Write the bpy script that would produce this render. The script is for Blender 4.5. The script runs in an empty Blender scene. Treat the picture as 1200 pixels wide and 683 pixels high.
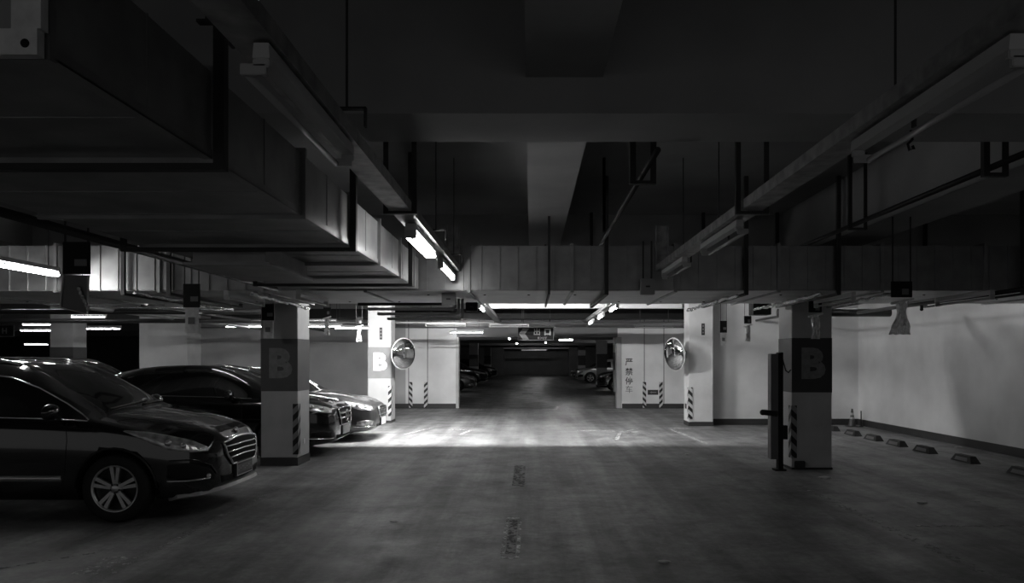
import bpy, bmesh, math, random
from mathutils import Vector, Matrix
from mathutils.bvhtree import BVHTree
random.seed(7)
SC = bpy.context.scene
COL = SC.collection
PI = math.pi

# ------------------------------------------------------------------ materials
def mat(name, base=0.5, rough=0.6, metal=0.0, var=0.0, vscale=3.0, bump=0.0, bscale=40.0, coat=0.0, spec=0.5):
    m = bpy.data.materials.new(name); m.use_nodes = True
    nt = m.node_tree; b = nt.nodes['Principled BSDF']
    b.inputs['Base Color'].default_value = (base, base, base, 1)
    b.inputs['Roughness'].default_value = rough
    b.inputs['Metallic'].default_value = metal
    b.inputs['Coat Weight'].default_value = coat
    b.inputs['Specular IOR Level'].default_value = spec
    tc = nt.nodes.new('ShaderNodeTexCoord')
    n = nt.nodes.new('ShaderNodeTexNoise'); n.inputs['Scale'].default_value = vscale; n.inputs['Detail'].default_value = 6
    nt.links.new(tc.outputs['Object'], n.inputs['Vector'])
    mr = nt.nodes.new('ShaderNodeMapRange')
    mr.inputs['From Min'].default_value = .3; mr.inputs['From Max'].default_value = .7
    mr.inputs['To Min'].default_value = base*(1-var); mr.inputs['To Max'].default_value = base*(1+var)
    nt.links.new(n.outputs['Fac'], mr.inputs['Value'])
    nt.links.new(mr.outputs['Result'], b.inputs['Base Color'])
    if bump:
        n2 = nt.nodes.new('ShaderNodeTexNoise'); n2.inputs['Scale'].default_value = bscale; n2.inputs['Detail'].default_value = 4
        nt.links.new(tc.outputs['Object'], n2.inputs['Vector'])
        bp = nt.nodes.new('ShaderNodeBump'); bp.inputs['Strength'].default_value = bump; bp.inputs['Distance'].default_value = .02
        nt.links.new(n2.outputs['Fac'], bp.inputs['Height']); nt.links.new(bp.outputs['Normal'], b.inputs['Normal'])
    return m

def emit(name, s, c=1.0):
    m = bpy.data.materials.new(name); m.use_nodes = True
    b = m.node_tree.nodes['Principled BSDF']
    b.inputs['Base Color'].default_value = (.8, .8, .8, 1)
    b.inputs['Emission Color'].default_value = (c, c, c, 1)
    b.inputs['Emission Strength'].default_value = s
    return m

def worn(name, base, cover=.5, scale=14):
    """worn floor paint: paint that has flaked away in patches"""
    m = mat(name, base, .7, var=.3, vscale=9); nt = m.node_tree
    b = nt.nodes['Principled BSDF']; out = nt.nodes['Material Output']
    tr = nt.nodes.new('ShaderNodeBsdfTransparent'); mx = nt.nodes.new('ShaderNodeMixShader')
    tc = nt.nodes.new('ShaderNodeTexCoord'); n = nt.nodes.new('ShaderNodeTexNoise')
    n.inputs['Scale'].default_value = scale; n.inputs['Detail'].default_value = 8; n.inputs['Roughness'].default_value = .7
    nt.links.new(tc.outputs['Object'], n.inputs['Vector'])
    r = nt.nodes.new('ShaderNodeMapRange'); r.inputs['From Min'].default_value = .62-cover*.25; r.inputs['From Max'].default_value = .75-cover*.25
    nt.links.new(n.outputs['Fac'], r.inputs['Value'])
    nt.links.new(r.outputs['Result'], mx.inputs['Fac'])
    nt.links.new(b.outputs[0], mx.inputs[2]); nt.links.new(tr.outputs[0], mx.inputs[1])
    nt.links.new(mx.outputs[0], out.inputs['Surface'])
    return m

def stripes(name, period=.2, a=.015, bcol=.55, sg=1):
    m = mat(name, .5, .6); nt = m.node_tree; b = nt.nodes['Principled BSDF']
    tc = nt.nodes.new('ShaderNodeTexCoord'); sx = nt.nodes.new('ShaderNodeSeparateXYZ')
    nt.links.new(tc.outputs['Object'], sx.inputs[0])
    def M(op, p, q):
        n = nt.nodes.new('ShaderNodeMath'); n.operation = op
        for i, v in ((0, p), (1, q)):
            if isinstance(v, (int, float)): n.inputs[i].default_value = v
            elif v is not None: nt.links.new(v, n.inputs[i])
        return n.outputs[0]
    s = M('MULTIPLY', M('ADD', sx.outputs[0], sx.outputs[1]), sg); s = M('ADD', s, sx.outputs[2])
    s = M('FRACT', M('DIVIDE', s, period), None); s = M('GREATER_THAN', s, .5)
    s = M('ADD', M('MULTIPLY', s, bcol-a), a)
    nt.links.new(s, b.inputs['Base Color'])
    return m

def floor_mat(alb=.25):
    m = bpy.data.materials.new('stained_concrete'); m.use_nodes = True; nt = m.node_tree
    b = nt.nodes['Principled BSDF']
    tc = nt.nodes.new('ShaderNodeTexCoord')
    def noise(scale, detail=6, rough=.6, stretch=None):
        n = nt.nodes.new('ShaderNodeTexNoise'); n.inputs['Scale'].default_value = scale
        n.inputs['Detail'].default_value = detail; n.inputs['Roughness'].default_value = rough
        if stretch:
            mp = nt.nodes.new('ShaderNodeMapping'); mp.inputs['Scale'].default_value = stretch
            nt.links.new(tc.outputs['Object'], mp.inputs['Vector']); nt.links.new(mp.outputs[0], n.inputs['Vector'])
        else: nt.links.new(tc.outputs['Object'], n.inputs['Vector'])
        return n.outputs['Fac']
    def rng(v, a, c, lo, hi):
        r = nt.nodes.new('ShaderNodeMapRange'); r.inputs['From Min'].default_value = a; r.inputs['From Max'].default_value = c
        r.inputs['To Min'].default_value = lo; r.inputs['To Max'].default_value = hi
        nt.links.new(v, r.inputs['Value']); return r.outputs[0]
    def mul(p, q):
        n = nt.nodes.new('ShaderNodeMath'); n.operation = 'MULTIPLY'; nt.links.new(p, n.inputs[0]); nt.links.new(q, n.inputs[1]); return n.outputs[0]
    big = rng(noise(.35, 5, .6), .35, .65, .7, 1.2)
    med = rng(noise(1.8, 8, .75), .35, .68, .55, 1.32)
    tracks = rng(noise(1.0, 5, .6, (2.4, .12, 1)), .40, .62, .62, 1.18)
    fine = rng(noise(12, 8, .8), .3, .7, .68, 1.32)
    stain = rng(noise(.9, 9, .72, (1.3, .5, 1)), .56, .64, 1.0, .62)
    v = mul(mul(big, med), mul(tracks, fine)); v = mul(v, stain)
    sc = nt.nodes.new('ShaderNodeMath'); sc.operation = 'MULTIPLY'; sc.inputs[1].default_value = alb
    nt.links.new(v, sc.inputs[0]); nt.links.new(sc.outputs[0], b.inputs['Base Color'])
    nt.links.new(rng(noise(1.4, 7, .7), .35, .65, .36, .62), b.inputs['Roughness'])
    b.inputs['Specular IOR Level'].default_value = .4
    bp = nt.nodes.new('ShaderNodeBump'); bp.inputs['Strength'].default_value = .12; bp.inputs['Distance'].default_value = .02
    nt.links.new(noise(22, 6, .7), bp.inputs['Height']); nt.links.new(bp.outputs[0], b.inputs['Normal'])
    return m

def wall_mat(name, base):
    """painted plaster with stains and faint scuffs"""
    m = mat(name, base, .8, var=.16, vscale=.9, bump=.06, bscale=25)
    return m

M = dict(
    floor=floor_mat(), floor_far_shade=floor_mat(.10), wall=wall_mat('painted_plaster', .70), wall_r=wall_mat('painted_plaster_bright', .62),
    wall_l=wall_mat('painted_plaster_grey', .38), wall_d=wall_mat('dark_plaster', .16),  # wall_d is a darker plaster tone for far walls and trim
    ceil=mat('concrete_soffit', .30, .9, var=.12, vscale=1.2, bump=.05), beam=mat('beam_plaster', .36, .85, var=.12, vscale=1.5),
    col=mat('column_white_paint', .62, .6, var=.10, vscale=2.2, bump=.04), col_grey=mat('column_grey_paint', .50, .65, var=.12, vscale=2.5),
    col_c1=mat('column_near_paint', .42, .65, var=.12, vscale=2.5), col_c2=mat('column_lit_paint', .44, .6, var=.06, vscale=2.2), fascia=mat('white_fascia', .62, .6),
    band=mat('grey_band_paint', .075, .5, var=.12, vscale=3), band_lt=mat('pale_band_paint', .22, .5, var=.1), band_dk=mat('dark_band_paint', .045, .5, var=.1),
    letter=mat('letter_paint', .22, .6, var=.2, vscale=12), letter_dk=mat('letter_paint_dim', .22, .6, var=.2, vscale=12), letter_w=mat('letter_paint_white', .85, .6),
    skirt=mat('dark_skirting_paint', .03, .6, var=.2), under=mat('duct_underside_painted_light', .72, .45, .25, var=.12, vscale=3), galv=mat('galvanised_sheet', .32, .38, .75, var=.16, vscale=5, bump=.05, bscale=9),
    galv_l=mat('galvanised_sheet_dull', .33, .45, .6, var=.2, vscale=4, bump=.05, bscale=8),
    steel=mat('dark_angle_steel', .035, .55, .3, var=.2), rod=mat('threaded_rod_steel', .06, .5, .5), tray=mat('tray_steel', .34, .45, .5, var=.35, vscale=10),
    black=mat('black_paint', .010, .6, var=.1, spec=.2), white=mat('white_enamel', .62, .35, var=.05), tube_off=mat('unlit_tube_glass', .55, .2, var=.04),
    cap=mat('lamp_socket_plastic', .5, .4), pipe=mat('black_painted_pipe', .025, .4, .2), pipe_l=mat('pale_pipe', .45, .45, .2),
    foil=mat('crinkled_foil_wrap', .6, .25, .9, var=.2, vscale=30, bump=1.0, bscale=45), film=mat('crumpled_plastic_film', .9, .22, .15, var=.3, vscale=20, bump=.9, bscale=30),
    board=mat('sign_board_dark', .012, .6, spec=.2), rail=mat('bright_clip_rail', .9, .3, var=.02), board_g=mat('sign_board_grey', .16, .4), card=mat('pale_card', .65, .5, var=.15, vscale=20), mirror=mat('convex_mirror_silvering', .75, .06, 1.0),
    rim_pl=mat('mirror_rim', .55, .4), box=mat('junction_box_grey', .28, .5), rubber=mat('wheel_stop_rubber', .015, .7, var=.2), mark=mat('reflective_marking', .10, .5),
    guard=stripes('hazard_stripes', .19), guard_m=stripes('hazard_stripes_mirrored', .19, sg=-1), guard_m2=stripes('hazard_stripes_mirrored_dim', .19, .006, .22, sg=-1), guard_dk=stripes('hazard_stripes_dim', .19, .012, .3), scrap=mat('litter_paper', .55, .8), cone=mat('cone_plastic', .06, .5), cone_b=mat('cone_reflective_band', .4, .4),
    ink=mat('stencil_ink', .04, .7), white_sign=mat('sign_lettering', .4, .5), flap=mat('shutter_steel', .14, .5, .3, var=.1),
    paint_w=worn('worn_white_paint', .6, .7), paint_f=worn('faint_worn_paint', .45, .4, 9), dark_patch=worn('dark_patch', .12, .5, 12),
    lit=emit('lit_tube', 24), litc=emit('added_tube_third', 650), lits=emit('added_tube_beside_column', 150), litp=emit('lit_tube_left', 60), lit2=emit('lit_tube_dim', 16), litb=emit('added_tube_strong', 1450), litr=emit('lit_tube_side', 34), litf=emit('lit_far_lamp', 190), lite=emit('lit_end_glow', .35),  # strong, third and beside-column tubes belong to added unseen lamps
    # cars
    cblack=mat('black_car_paint', .005, .12, .0, coat=1.0), cdark=mat('dark_car_paint', .010, .25, .1, coat=.9), csilver=mat('silver_car_paint', .45, .28, .6, coat=.8),
    cgrey=mat('graphite_car_paint', .05, .3, .4, coat=1.0), glass=mat('tinted_car_glass', .008, .06, 0, coat=.5), chrome=mat('chrome_trim', .75, .15, 1.0), alloy=mat('alloy_wheel', .55, .3, .75),
    tyre=mat('tyre_rubber', .012, .75, bump=.2), arch=mat('wheel_arch_liner', .004, .9), plastic=mat('black_plastic', .010, .5), lens=mat('headlamp_glass', .55, .12, .6, var=.5, vscale=14, bump=.4, bscale=25),
    film2=None, lens_in=mat('headlamp_projector', .7, .1, .8), plate=mat('plate_blue_grey', .07, .4), plate_w=mat('plate_characters', .4, .5),
)
M['film'].node_tree.nodes['Principled BSDF'].inputs['Transmission Weight'].default_value = .15

# ------------------------------------------------------------------ mesh helpers
class MB:
    def __init__(s): s.bm = bmesh.new()
    def box(s, x0, x1, y0, y1, z0, z1, bev=0):
        r = bmesh.ops.create_cube(s.bm, size=1)
        vs = r['verts']
        bmesh.ops.scale(s.bm, vec=(abs(x1-x0), abs(y1-y0), abs(z1-z0)), verts=vs)
        bmesh.ops.translate(s.bm, vec=((x0+x1)/2, (y0+y1)/2, (z0+z1)/2), verts=vs)
        if bev:
            es = list({e for v in vs for e in v.link_edges})
            bmesh.ops.bevel(s.bm, geom=es, offset=bev, segments=2, affect='EDGES')
        return s
    def tube(s, pts, r, n=10, cap=True, radii=None):
        pts = [Vector(p) for p in pts]; rings = []
        up0 = None
        for i, p in enumerate(pts):
            if i == 0: d = pts[1]-p
            elif i == len(pts)-1: d = p-pts[i-1]
            else: d = (pts[i+1]-p).normalized()+(p-pts[i-1]).normalized()
            d.normalize()
            if up0 is None:
                a = Vector((0, 0, 1)) if abs(d.z) < .9 else Vector((1, 0, 0))
            else: a = up0
            u = (a-d*a.dot(d)); u.normalize(); up0 = u; v = d.cross(u)
            rr = radii[i] if radii else r
            rings.append([s.bm.verts.new(p+(u*math.cos(2*PI*k/n)+v*math.sin(2*PI*k/n))*rr) for k in range(n)])
        for A, B in zip(rings, rings[1:]):
            for k in range(n): s.bm.faces.new((A[k], A[(k+1) % n], B[(k+1) % n], B[k]))
        if cap:
            s.bm.faces.new(rings[0][::-1]); s.bm.faces.new(rings[-1])
        return s
    def lathe(s, prof, n=32, axis='y', c=(0, 0, 0)):
        """prof: (radius, axial)"""
        rings = []
        for r, a in prof:
            ring = []
            for k in range(n):
                t = 2*PI*k/n; p, q = r*math.cos(t), r*math.sin(t)
                co = {'y': (p, a, q), 'z': (p, q, a), 'x': (a, p, q)}[axis]
                ring.append(s.bm.verts.new((co[0]+c[0], co[1]+c[1], co[2]+c[2])))
            rings.append(ring)
        for A, B in zip(rings, rings[1:]):
            for k in range(n): s.bm.faces.new((A[k], A[(k+1) % n], B[(k+1) % n], B[k]))
        return s
    def sphere(s, c, r, sc=(1, 1, 1), u=16, v=10):
        q = bmesh.ops.create_uvsphere(s.bm, u_segments=u, v_segments=v, radius=r)
        bmesh.ops.scale(s.bm, vec=sc, verts=q['verts']); bmesh.ops.translate(s.bm, vec=c, verts=q['verts']); return s
    def poly(s, pts, d):
        """flat polygon extruded by vector d"""
        vs = [s.bm.verts.new(p) for p in pts]; ws = [s.bm.verts.new(Vector(p)+Vector(d)) for p in pts]
        s.bm.faces.new(vs); s.bm.faces.new(ws[::-1]); n = len(vs)
        for i in range(n): s.bm.faces.new((vs[i], ws[i], ws[(i+1) % n], vs[(i+1) % n]))
        return s
    def build(s, name, m, parent=None, smooth=False):
        bmesh.ops.recalc_face_normals(s.bm, faces=s.bm.faces)
        me = bpy.data.meshes.new(name); s.bm.to_mesh(me); s.bm.free()
        if smooth:
            for p in me.polygons: p.use_smooth = True
        me.materials.append(m)
        return link(name, me, parent)

def link(name, me, parent=None):
    o = bpy.data.objects.new(name, me); COL.objects.link(o)
    if parent is not None: o.parent = parent
    return o
def tag(o, label, cat, group=None, kind=None):
    if label: o['label'] = label
    if cat: o['category'] = cat
    if group: o['group'] = group
    if kind: o['kind'] = kind
    return o
def thing(name, label, cat, loc=(0, 0, 0), rz=0, group=None):
    o = bpy.data.objects.new(name, None); COL.objects.link(o); o.empty_display_size = .1
    o.location = loc; o.rotation_euler = (0, 0, rz)
    return tag(o, label, cat, group)
def struct(o): o['kind'] = 'structure'; return o
def dup(root, loc, rz=0, label=None, group=None, swap=None):
    r = root.copy(); COL.objects.link(r); r.location = loc; r.rotation_euler = (0, 0, rz)
    if label: r['label'] = label
    if group: r['group'] = group
    def rec(a, b):
        for ch in a.children:
            c = ch.copy(); COL.objects.link(c); c.parent = b
            rec(ch, c)
    rec(root, r)
    return r
def text(body, size, mtl, name, parent=None, loc=(0, 0, 0), rot=(PI/2, 0, 0), bold=0.0, ext=.002, sx=1.0):
    cu = bpy.data.curves.new('t', 'FONT'); cu.body = body; cu.size = size; cu.offset = bold; cu.extrude = ext
    cu.align_x = 'CENTER'; cu.align_y = 'CENTER'; cu.resolution_u = 3
    t = bpy.data.objects.new('t', cu); COL.objects.link(t); t.scale = (sx, 1, 1)
    dg = bpy.context.evaluated_depsgraph_get(); me = bpy.data.meshes.new_from_object(t.evaluated_get(dg))
    bpy.data.objects.remove(t); bpy.data.curves.remove(cu)
    me.transform(Matrix.Diagonal((sx, 1, 1, 1)))
    if not me.materials: me.materials.append(mtl)
    else: me.materials[0] = mtl
    o = link(name, me, parent); o.location = loc; o.rotation_euler = rot
    return o

# ------------------------------------------------------------------ camera
cam = bpy.data.cameras.new('camera'); co = bpy.data.objects.new('camera', cam); COL.objects.link(co)
co.location = (0, 0, 1.6); co.rotation_euler = (PI/2, 0, 0)
cam.sensor_width = 36; cam.lens = 26.4; cam.shift_x = -22/1200; cam.shift_y = 79.5/1200
cam.clip_start = .05; cam.clip_end = 300
SC.camera = co

# ------------------------------------------------------------------ room shell
H = 3.8
def sbox(name, m, *a, parent=None): return struct(MB().box(*a).build(name, m, parent))
sbox('floor', M['floor'], -34, 12, -5, 24.3, -.2, 0)
sbox('floor_far_aisle', M['floor_far_shade'], -34, 12, 24.3, 86, -.2, 0)  # same concrete in a darker tone, standing for the aisle's shade
sbox('ceiling', M['ceil'], -34, 12, -5, 86, H, H+.2)
sbox('wall_right', M['wall_r'], 8.0, 8.3, -5, 18.35, 0, H)
sbox('wall_back_right', M['wall'], 4.2, 8.3, 18.35, 18.65, 0, H)
sbox('wall_side_right', M['wall'], 5.2, 5.5, 18.65, 24.6, 0, H)
OPX0, OPX1, OPY, OPH = -2.42, 2.84, 24.6, 2.33
sbox('wall_back_near_opening', M['wall'], -4.1, OPX0, OPY, OPY+.35, 0, H)
sbox('wall_back_left', M['wall_l'], -10.8, -4.1, OPY, OPY+.35, 0, H)
sbox('wall_jut_left', M['wall'], -12.3, -10.8, 23.6, 24.9, 0, H)
sbox('wall_back_centre', M['wall'], OPX1, 5.5, OPY, OPY+.35, 0, H)
sbox('wall_header', M['wall'], OPX0, OPX1, OPY+.02, OPY+.33, OPH+.3, H)
sbox('trim_header', M['wall_d'], OPX0, OPX1, OPY-.02, OPY+.33, OPH, OPH+.3)
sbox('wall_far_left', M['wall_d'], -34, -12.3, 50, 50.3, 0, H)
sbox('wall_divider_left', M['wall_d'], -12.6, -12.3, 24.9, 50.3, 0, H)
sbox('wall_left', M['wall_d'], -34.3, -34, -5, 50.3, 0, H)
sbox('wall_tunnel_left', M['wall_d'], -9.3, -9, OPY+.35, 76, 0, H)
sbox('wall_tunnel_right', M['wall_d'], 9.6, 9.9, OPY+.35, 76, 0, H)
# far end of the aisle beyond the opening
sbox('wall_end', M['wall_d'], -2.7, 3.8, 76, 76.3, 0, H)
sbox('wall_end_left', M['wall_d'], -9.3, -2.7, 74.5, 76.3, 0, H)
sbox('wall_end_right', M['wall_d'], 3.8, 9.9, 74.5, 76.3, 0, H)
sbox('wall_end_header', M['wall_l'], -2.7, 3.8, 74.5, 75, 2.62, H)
# skirtings
bbx = [('baseboard_right', 7.985, 8.0, -5, 18.35), ('baseboard_back_right', 4.37, 7.985, 18.335, 18.35), ('baseboard_back_left', -10.8, OPX0, OPY-.015, OPY), ('baseboard_back_centre', OPX1+.15, 5.2, OPY-.015, OPY)]
for n, x0, x1, y0, y1 in bbx: sbox(n, M['skirt'], x0, x1, y0, y1, 0, .15)
sbox('trim_opening_left', M['col_grey'], OPX0-.03, OPX0+.06, OPY-.03, OPY+.38, 0, OPH)
sbox('trim_opening_right', M['wall_l'], OPX1-.03, OPX1+.13, OPY-.03, OPY+.38, 0, OPH)
# vertical joints of the wall panels
for i, x in enumerate((-4.0, -3.38, 3.72, 4.36)): sbox('trim_wall_joint_%d' % (i+1), M['wall_d'], x-.012, x+.012, OPY-.006, OPY, .15, 3.1)
sbox('trim_shadow_gap', M['wall_d'], -11.0, 5.2, OPY-.03, OPY-.0, 2.62, 2.66)
# beams
for i, (y, zb) in enumerate(((-3.3, 3.1), (4.58, 3.1), (11.45, 3.1), (18.72, 3.12))): sbox('trim_cross_beam_%d' % (i+1), M['beam'], -34, 8.0 if i < 3 else 5.2, y, y+.6, zb, H)
for i, (x0, x1, zb) in enumerate(((-12.1, -11.5, 3.1), (-8.0, -7.6, 3.3), (-4.1, -3.52, 3.1), (-.03, .44, 3.32), (3.79, 4.37, 3.1), (7.6, 8.0, 3.3))):
    sbox('trim_long_beam_%d' % (i+1), M['beam'], x0, x1, -5, 24.6 if x1 < 5.1 else 18.35, zb, H)
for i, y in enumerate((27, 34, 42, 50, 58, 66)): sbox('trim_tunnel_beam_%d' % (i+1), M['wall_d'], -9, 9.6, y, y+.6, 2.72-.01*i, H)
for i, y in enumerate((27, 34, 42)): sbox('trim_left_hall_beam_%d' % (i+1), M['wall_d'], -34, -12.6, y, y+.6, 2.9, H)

# ------------------------------------------------------------------ columns
def column(x0, y0, label, paint, band, letter, w=.58, d=.58, guards=(), b_front=True, zb=3.1, tags=(), side_letter=False, dk=False, skirt=.12, lsize=.58, kids=True):
    r = thing('concrete_column', label, 'column', (x0, y0, 0))
    MB().box(0, w, 0, d, skirt, zb, .008).build('shaft', paint, r)
    MB().box(-.008, w+.008, -.008, d+.008, 0, skirt).build('plinth', M['skirt'], r)
    MB().box(-.003, w+.003, -.003, d+.003, 1.12, 1.91).build('painted_band', band, r)
    if not kids: return r
    text('B', lsize, letter, 'letter', r, (w*.51, -.006, 1.52), bold=.03, ext=.002, sx=1.05)
    for (gx, gy) in guards:
        g = MB(); sx = 1 if gx == 0 else -1
        X = 0 if gx == 0 else w
        g.box(X-.012*sx, X+.068*sx, -.014, -.004, .17, .93); g.box(X-.014*sx, X-.004*sx, -.014, .10, .17, .93)
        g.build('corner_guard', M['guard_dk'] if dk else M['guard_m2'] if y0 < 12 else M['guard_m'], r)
    for (tx, tz, th) in tags:
        MB().box(tx-.035, tx+.035, -.008, -.003, tz-th/2, tz+th/2).build('stencilled_number', M['ink'], r)
        for k in range(3): MB().box(tx-.018, tx+.018, -.011, -.008, tz+th*.28-k*th*.28-.02, tz+th*.28-k*th*.28+.02).build('number_stroke', M['letter'], r)
    return r
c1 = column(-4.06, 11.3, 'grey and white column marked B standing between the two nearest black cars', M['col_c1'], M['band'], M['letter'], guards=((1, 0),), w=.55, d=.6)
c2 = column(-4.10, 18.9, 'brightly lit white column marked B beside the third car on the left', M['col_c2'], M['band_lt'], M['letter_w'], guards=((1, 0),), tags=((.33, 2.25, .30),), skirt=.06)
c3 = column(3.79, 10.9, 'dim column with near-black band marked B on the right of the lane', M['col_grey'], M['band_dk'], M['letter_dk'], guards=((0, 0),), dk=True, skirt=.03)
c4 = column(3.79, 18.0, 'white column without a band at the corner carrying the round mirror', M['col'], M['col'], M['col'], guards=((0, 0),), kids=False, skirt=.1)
for ch in list(c4.children):
    if ch.name.startswith('painted_band'): bpy.data.objects.remove(ch)
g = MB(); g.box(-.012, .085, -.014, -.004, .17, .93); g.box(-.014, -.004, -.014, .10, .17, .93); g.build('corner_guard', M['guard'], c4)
MB().box(.30, .38, -.008, -.002, 2.18, 2.46).build('stencilled_number', M['ink'], c4)
for k in range(3): MB().box(.325, .355, -.011, -.008, 2.22+.08*k, 2.26+.08*k).build('number_stroke', M['letter'], c4)
MB().box(-.012, -.003, .25, .42, .40, .52).build('wall_notice', M['ink'], c4)
c5 = column(-12.1, 18.9, 'distant grey column with dark lower band above the near car roof', M['col_grey'], M['band'], M['letter'], kids=False)
# lower-right electric outlet and scuffs on near columns
MB().box(.551, .562, .28, .34, .30, .38).build('wall_socket', M['white'], c1)
MB().box(.03, .18, -.05, -.004, .02, .13, .01).build('kerb_block', M['skirt'], c3)
def sm(x, y, label, m=None): return column(x, y, label, M['col_grey'], M['band'], M['letter'], kids=False, zb=2.7)
sm(-4.1, 50, 'pale column beyond the opening on the left of the far aisle')
sm(-4.1, 66, 'farthest column on the left of the dark aisle')
sm(3.79, 43, 'grey column beyond the opening on the right of the far aisle')
sm(3.79, 34, 'column just inside the opening behind its right edge')
sm(3.79, 60, 'farthest column on the right of the dark aisle')
sm(-4.1, 34, 'column just inside the opening behind its left edge')
sm(-20.2, 18.9, 'leftmost column in the left hall, cut by the photo edge')

# ------------------------------------------------------------------ ductwork
def duct_x(x0, x1, y0, y1, z0, z1):
    r = thing('ventilation_duct', 'long galvanised rectangular duct crossing the whole lane overhead', 'duct', (0, y0, z0))
    d, h = y1-y0, z1-z0
    b = MB(); b.box(x0, x1, 0, d, 0, h)
    x = x0+.1
    while x < x1-.05:
        b.box(x-.007, x+.007, -.014, d+.012, -.005, h+.004); x += .22
    b.build('duct_body', M['galv'], r)
    MB().box(x0+.01, x1-.01, .01, d-.01, -.009, -.0055).build('painted_light_panel', M['under'], r)  # pale colour stands for lamp light on the duct underside
    for i, fx in enumerate([x0+.02] + [x0+1.25*k for k in range(1, int((x1-x0)/1.25)+1)]):
        f = MB(); t = .03
        f.box(fx-.018, fx+.018, -t, 0, -t, h+t).box(fx-.018, fx+.018, d, d+t, -t, h+t).box(fx-.018, fx+.018, 0, d, -t, 0).box(fx-.018, fx+.018, 0, d, h, h+t)
        f.build('flange', M['galv_l'], r)
    s = MB()
    for k in range(26):
        s.sphere((x0+.4+k*(x1-x0-.6)/26+random.uniform(-.1, .1), random.choice((.55, 1.25, 1.7)), -.010), .018, (1, 1, .5), 8, 6)
    s.build('rivets', M['black'], r)
    tag(s_ := r.children[-1], None, None, kind='stuff')
    return r
DX = duct_x(-9.5, 7.93, 9.1, 11.2, 2.44, 2.975)
# main duct along the lane on the left
r = thing('ventilation_duct', 'big near duct running along the left side above the cars, end cap at top left', 'duct', (-2.1, 2.05, 2.448))
W2, HH, L = .755, .36, 6.95
b = MB(); b.box(-W2, W2, 0, L, 0, HH)
for k in range(1, 12): b.box(-W2-.004, W2+.004, k*.58-.005, k*.58+.005, -.004, HH+.004)
b.build('duct_body', M['galv_l'], r)
for fy in (0.02, 1.12, 2.35, 3.5, 4.55, 5.6, 6.5):
    f = MB(); t = .028; q = .015
    f.box(-W2-t, -W2, fy-q, fy+q, -t, HH+t).box(W2, W2+t, fy-q, fy+q, -t, HH+t).box(-W2, W2, fy-q, fy+q, -t, 0).box(-W2, W2, fy-q, fy+q, HH, HH+t)
    f.build('flange', M['galv'], r)
cp = MB(); cp.box(-W2-.02, W2+.02, -.035, -.004, -.03, .04).box(W2-.05, W2+.03, -.035, -.004, .04, HH+.02); cp.build('end_frame', M['card'], r)
MB().sphere((W2-.012, -.036, .0), .012, (1, .5, 1)).build('bolt', M['black'], r)
e = MB(); e.box(W2-.001, W2+.006, .0, L-.05, -.006, .03).box(W2-.03, W2+.006, .0, L-.05, -.008, -.001); e.build('corner_angle', M['galv'], r)
MB().box(-.42, .12, 3.55, 4.6, -.13, -.0).build('outlet_box', M['galv_l'], r)
MB().box(-.47, .17, 3.5, 4.65, -.15, -.13).build('outlet_collar', M['galv'], r)
# black box added to make the dark band above the opening
MB().box(-9.5, 4.9, 22.3, 22.8, 2.80, 3.10).build('ventilation_duct', M['black'])
tag(bpy.context.scene.objects['ventilation_duct.002'], 'black box added for the dark band across the wall above the opening', 'duct')

o = MB().box(-1.42, 3.72, 18.45, 18.62, 2.855, 2.965, .004).build('bright_strip_bar', M['fascia']); tag(o, 'narrow white bar added for the brightly lit strip behind the crossing duct', 'duct')  # white bar added to show as a bright lit strip
for hx in (-1.0, 1.1, 3.2): MB().box(hx-.015, hx+.015, 18.52, 18.55, 2.965, 3.12).build('bar_hanger', M['steel'], o)
# ------------------------------------------------------------------ hangers
def trapeze(x0, x1, y, zb, label, ztop=H, th=.045, axis='x', group=None, y1=None):
    r = thing('trapeze_hanger', label, 'hanger', (x0, y, zb), 0, group)
    if axis == 'x':
        w = x1-x0
        MB().box(-th/2, w+th/2, -th/2, th/2, -th*.6, 0).build('crossbar', M['steel'], r)
        MB().box(-th/2, th/2, -th/2, -th/2+.012, 0, ztop-zb).box(-th/2, -th/2+.012, -th/2+.012, th/2, 0, ztop-zb).build('drop_rod', M['steel'], r)
        MB().box(w-th/2, w+th/2, -th/2, -th/2+.012, 0, ztop-zb).box(w+th/2-.012, w+th/2, -th/2+.012, th/2, 0, ztop-zb).build('drop_rod', M['steel'], r)
    else:
        w = y1-y
        MB().box(-th/2, th/2, -th/2, w+th/2, -th*.6, 0).build('crossbar', M['steel'], r)
        MB().box(-th/2, th/2, -th/2, th/2, 0, ztop-zb).build('drop_rod', M['steel'], r)
        MB().box(-th/2, th/2, w-th/2, w+th/2, 0, ztop-zb).build('drop_rod', M['steel'], r)
    return r
for y, l in ((3.1, 'nearest dark angle-iron hanger under the big left duct'), (5.42, 'dark angle-iron hanger under the middle of the big left duct'), (8.0, 'angle-iron hanger under the far end of the big left duct')):
    trapeze(-2.93, -1.28, y, 2.405, l)
for x, l in ((-4.9, 'hanger around the crossing duct, left of the near column'), (-4.35, 'second hanger around the crossing duct left of the near column'), (.22, 'thin pale hanger down the crossing duct near the lane middle'), (.91, 'dark hanger down the crossing duct right of the lane middle'),
             (2.59, 'hanger around the crossing duct above the corner column'), (3.70, 'hanger around the crossing duct above the right near column'), (5.92, 'hanger at the right end of the crossing duct')):
    trapeze(x, x, 9.03, 2.40, l, axis='y', y1=11.27, th=.028 if x == .22 else .045, ztop=H)
for x, l in ((-1.03, 'left light track'), (1.475, 'right light track')):
    trapeze(x, x+.20, 5.35, 2.655, 'heavy square hanger carrying the %s' % l, th=.035)
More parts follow.
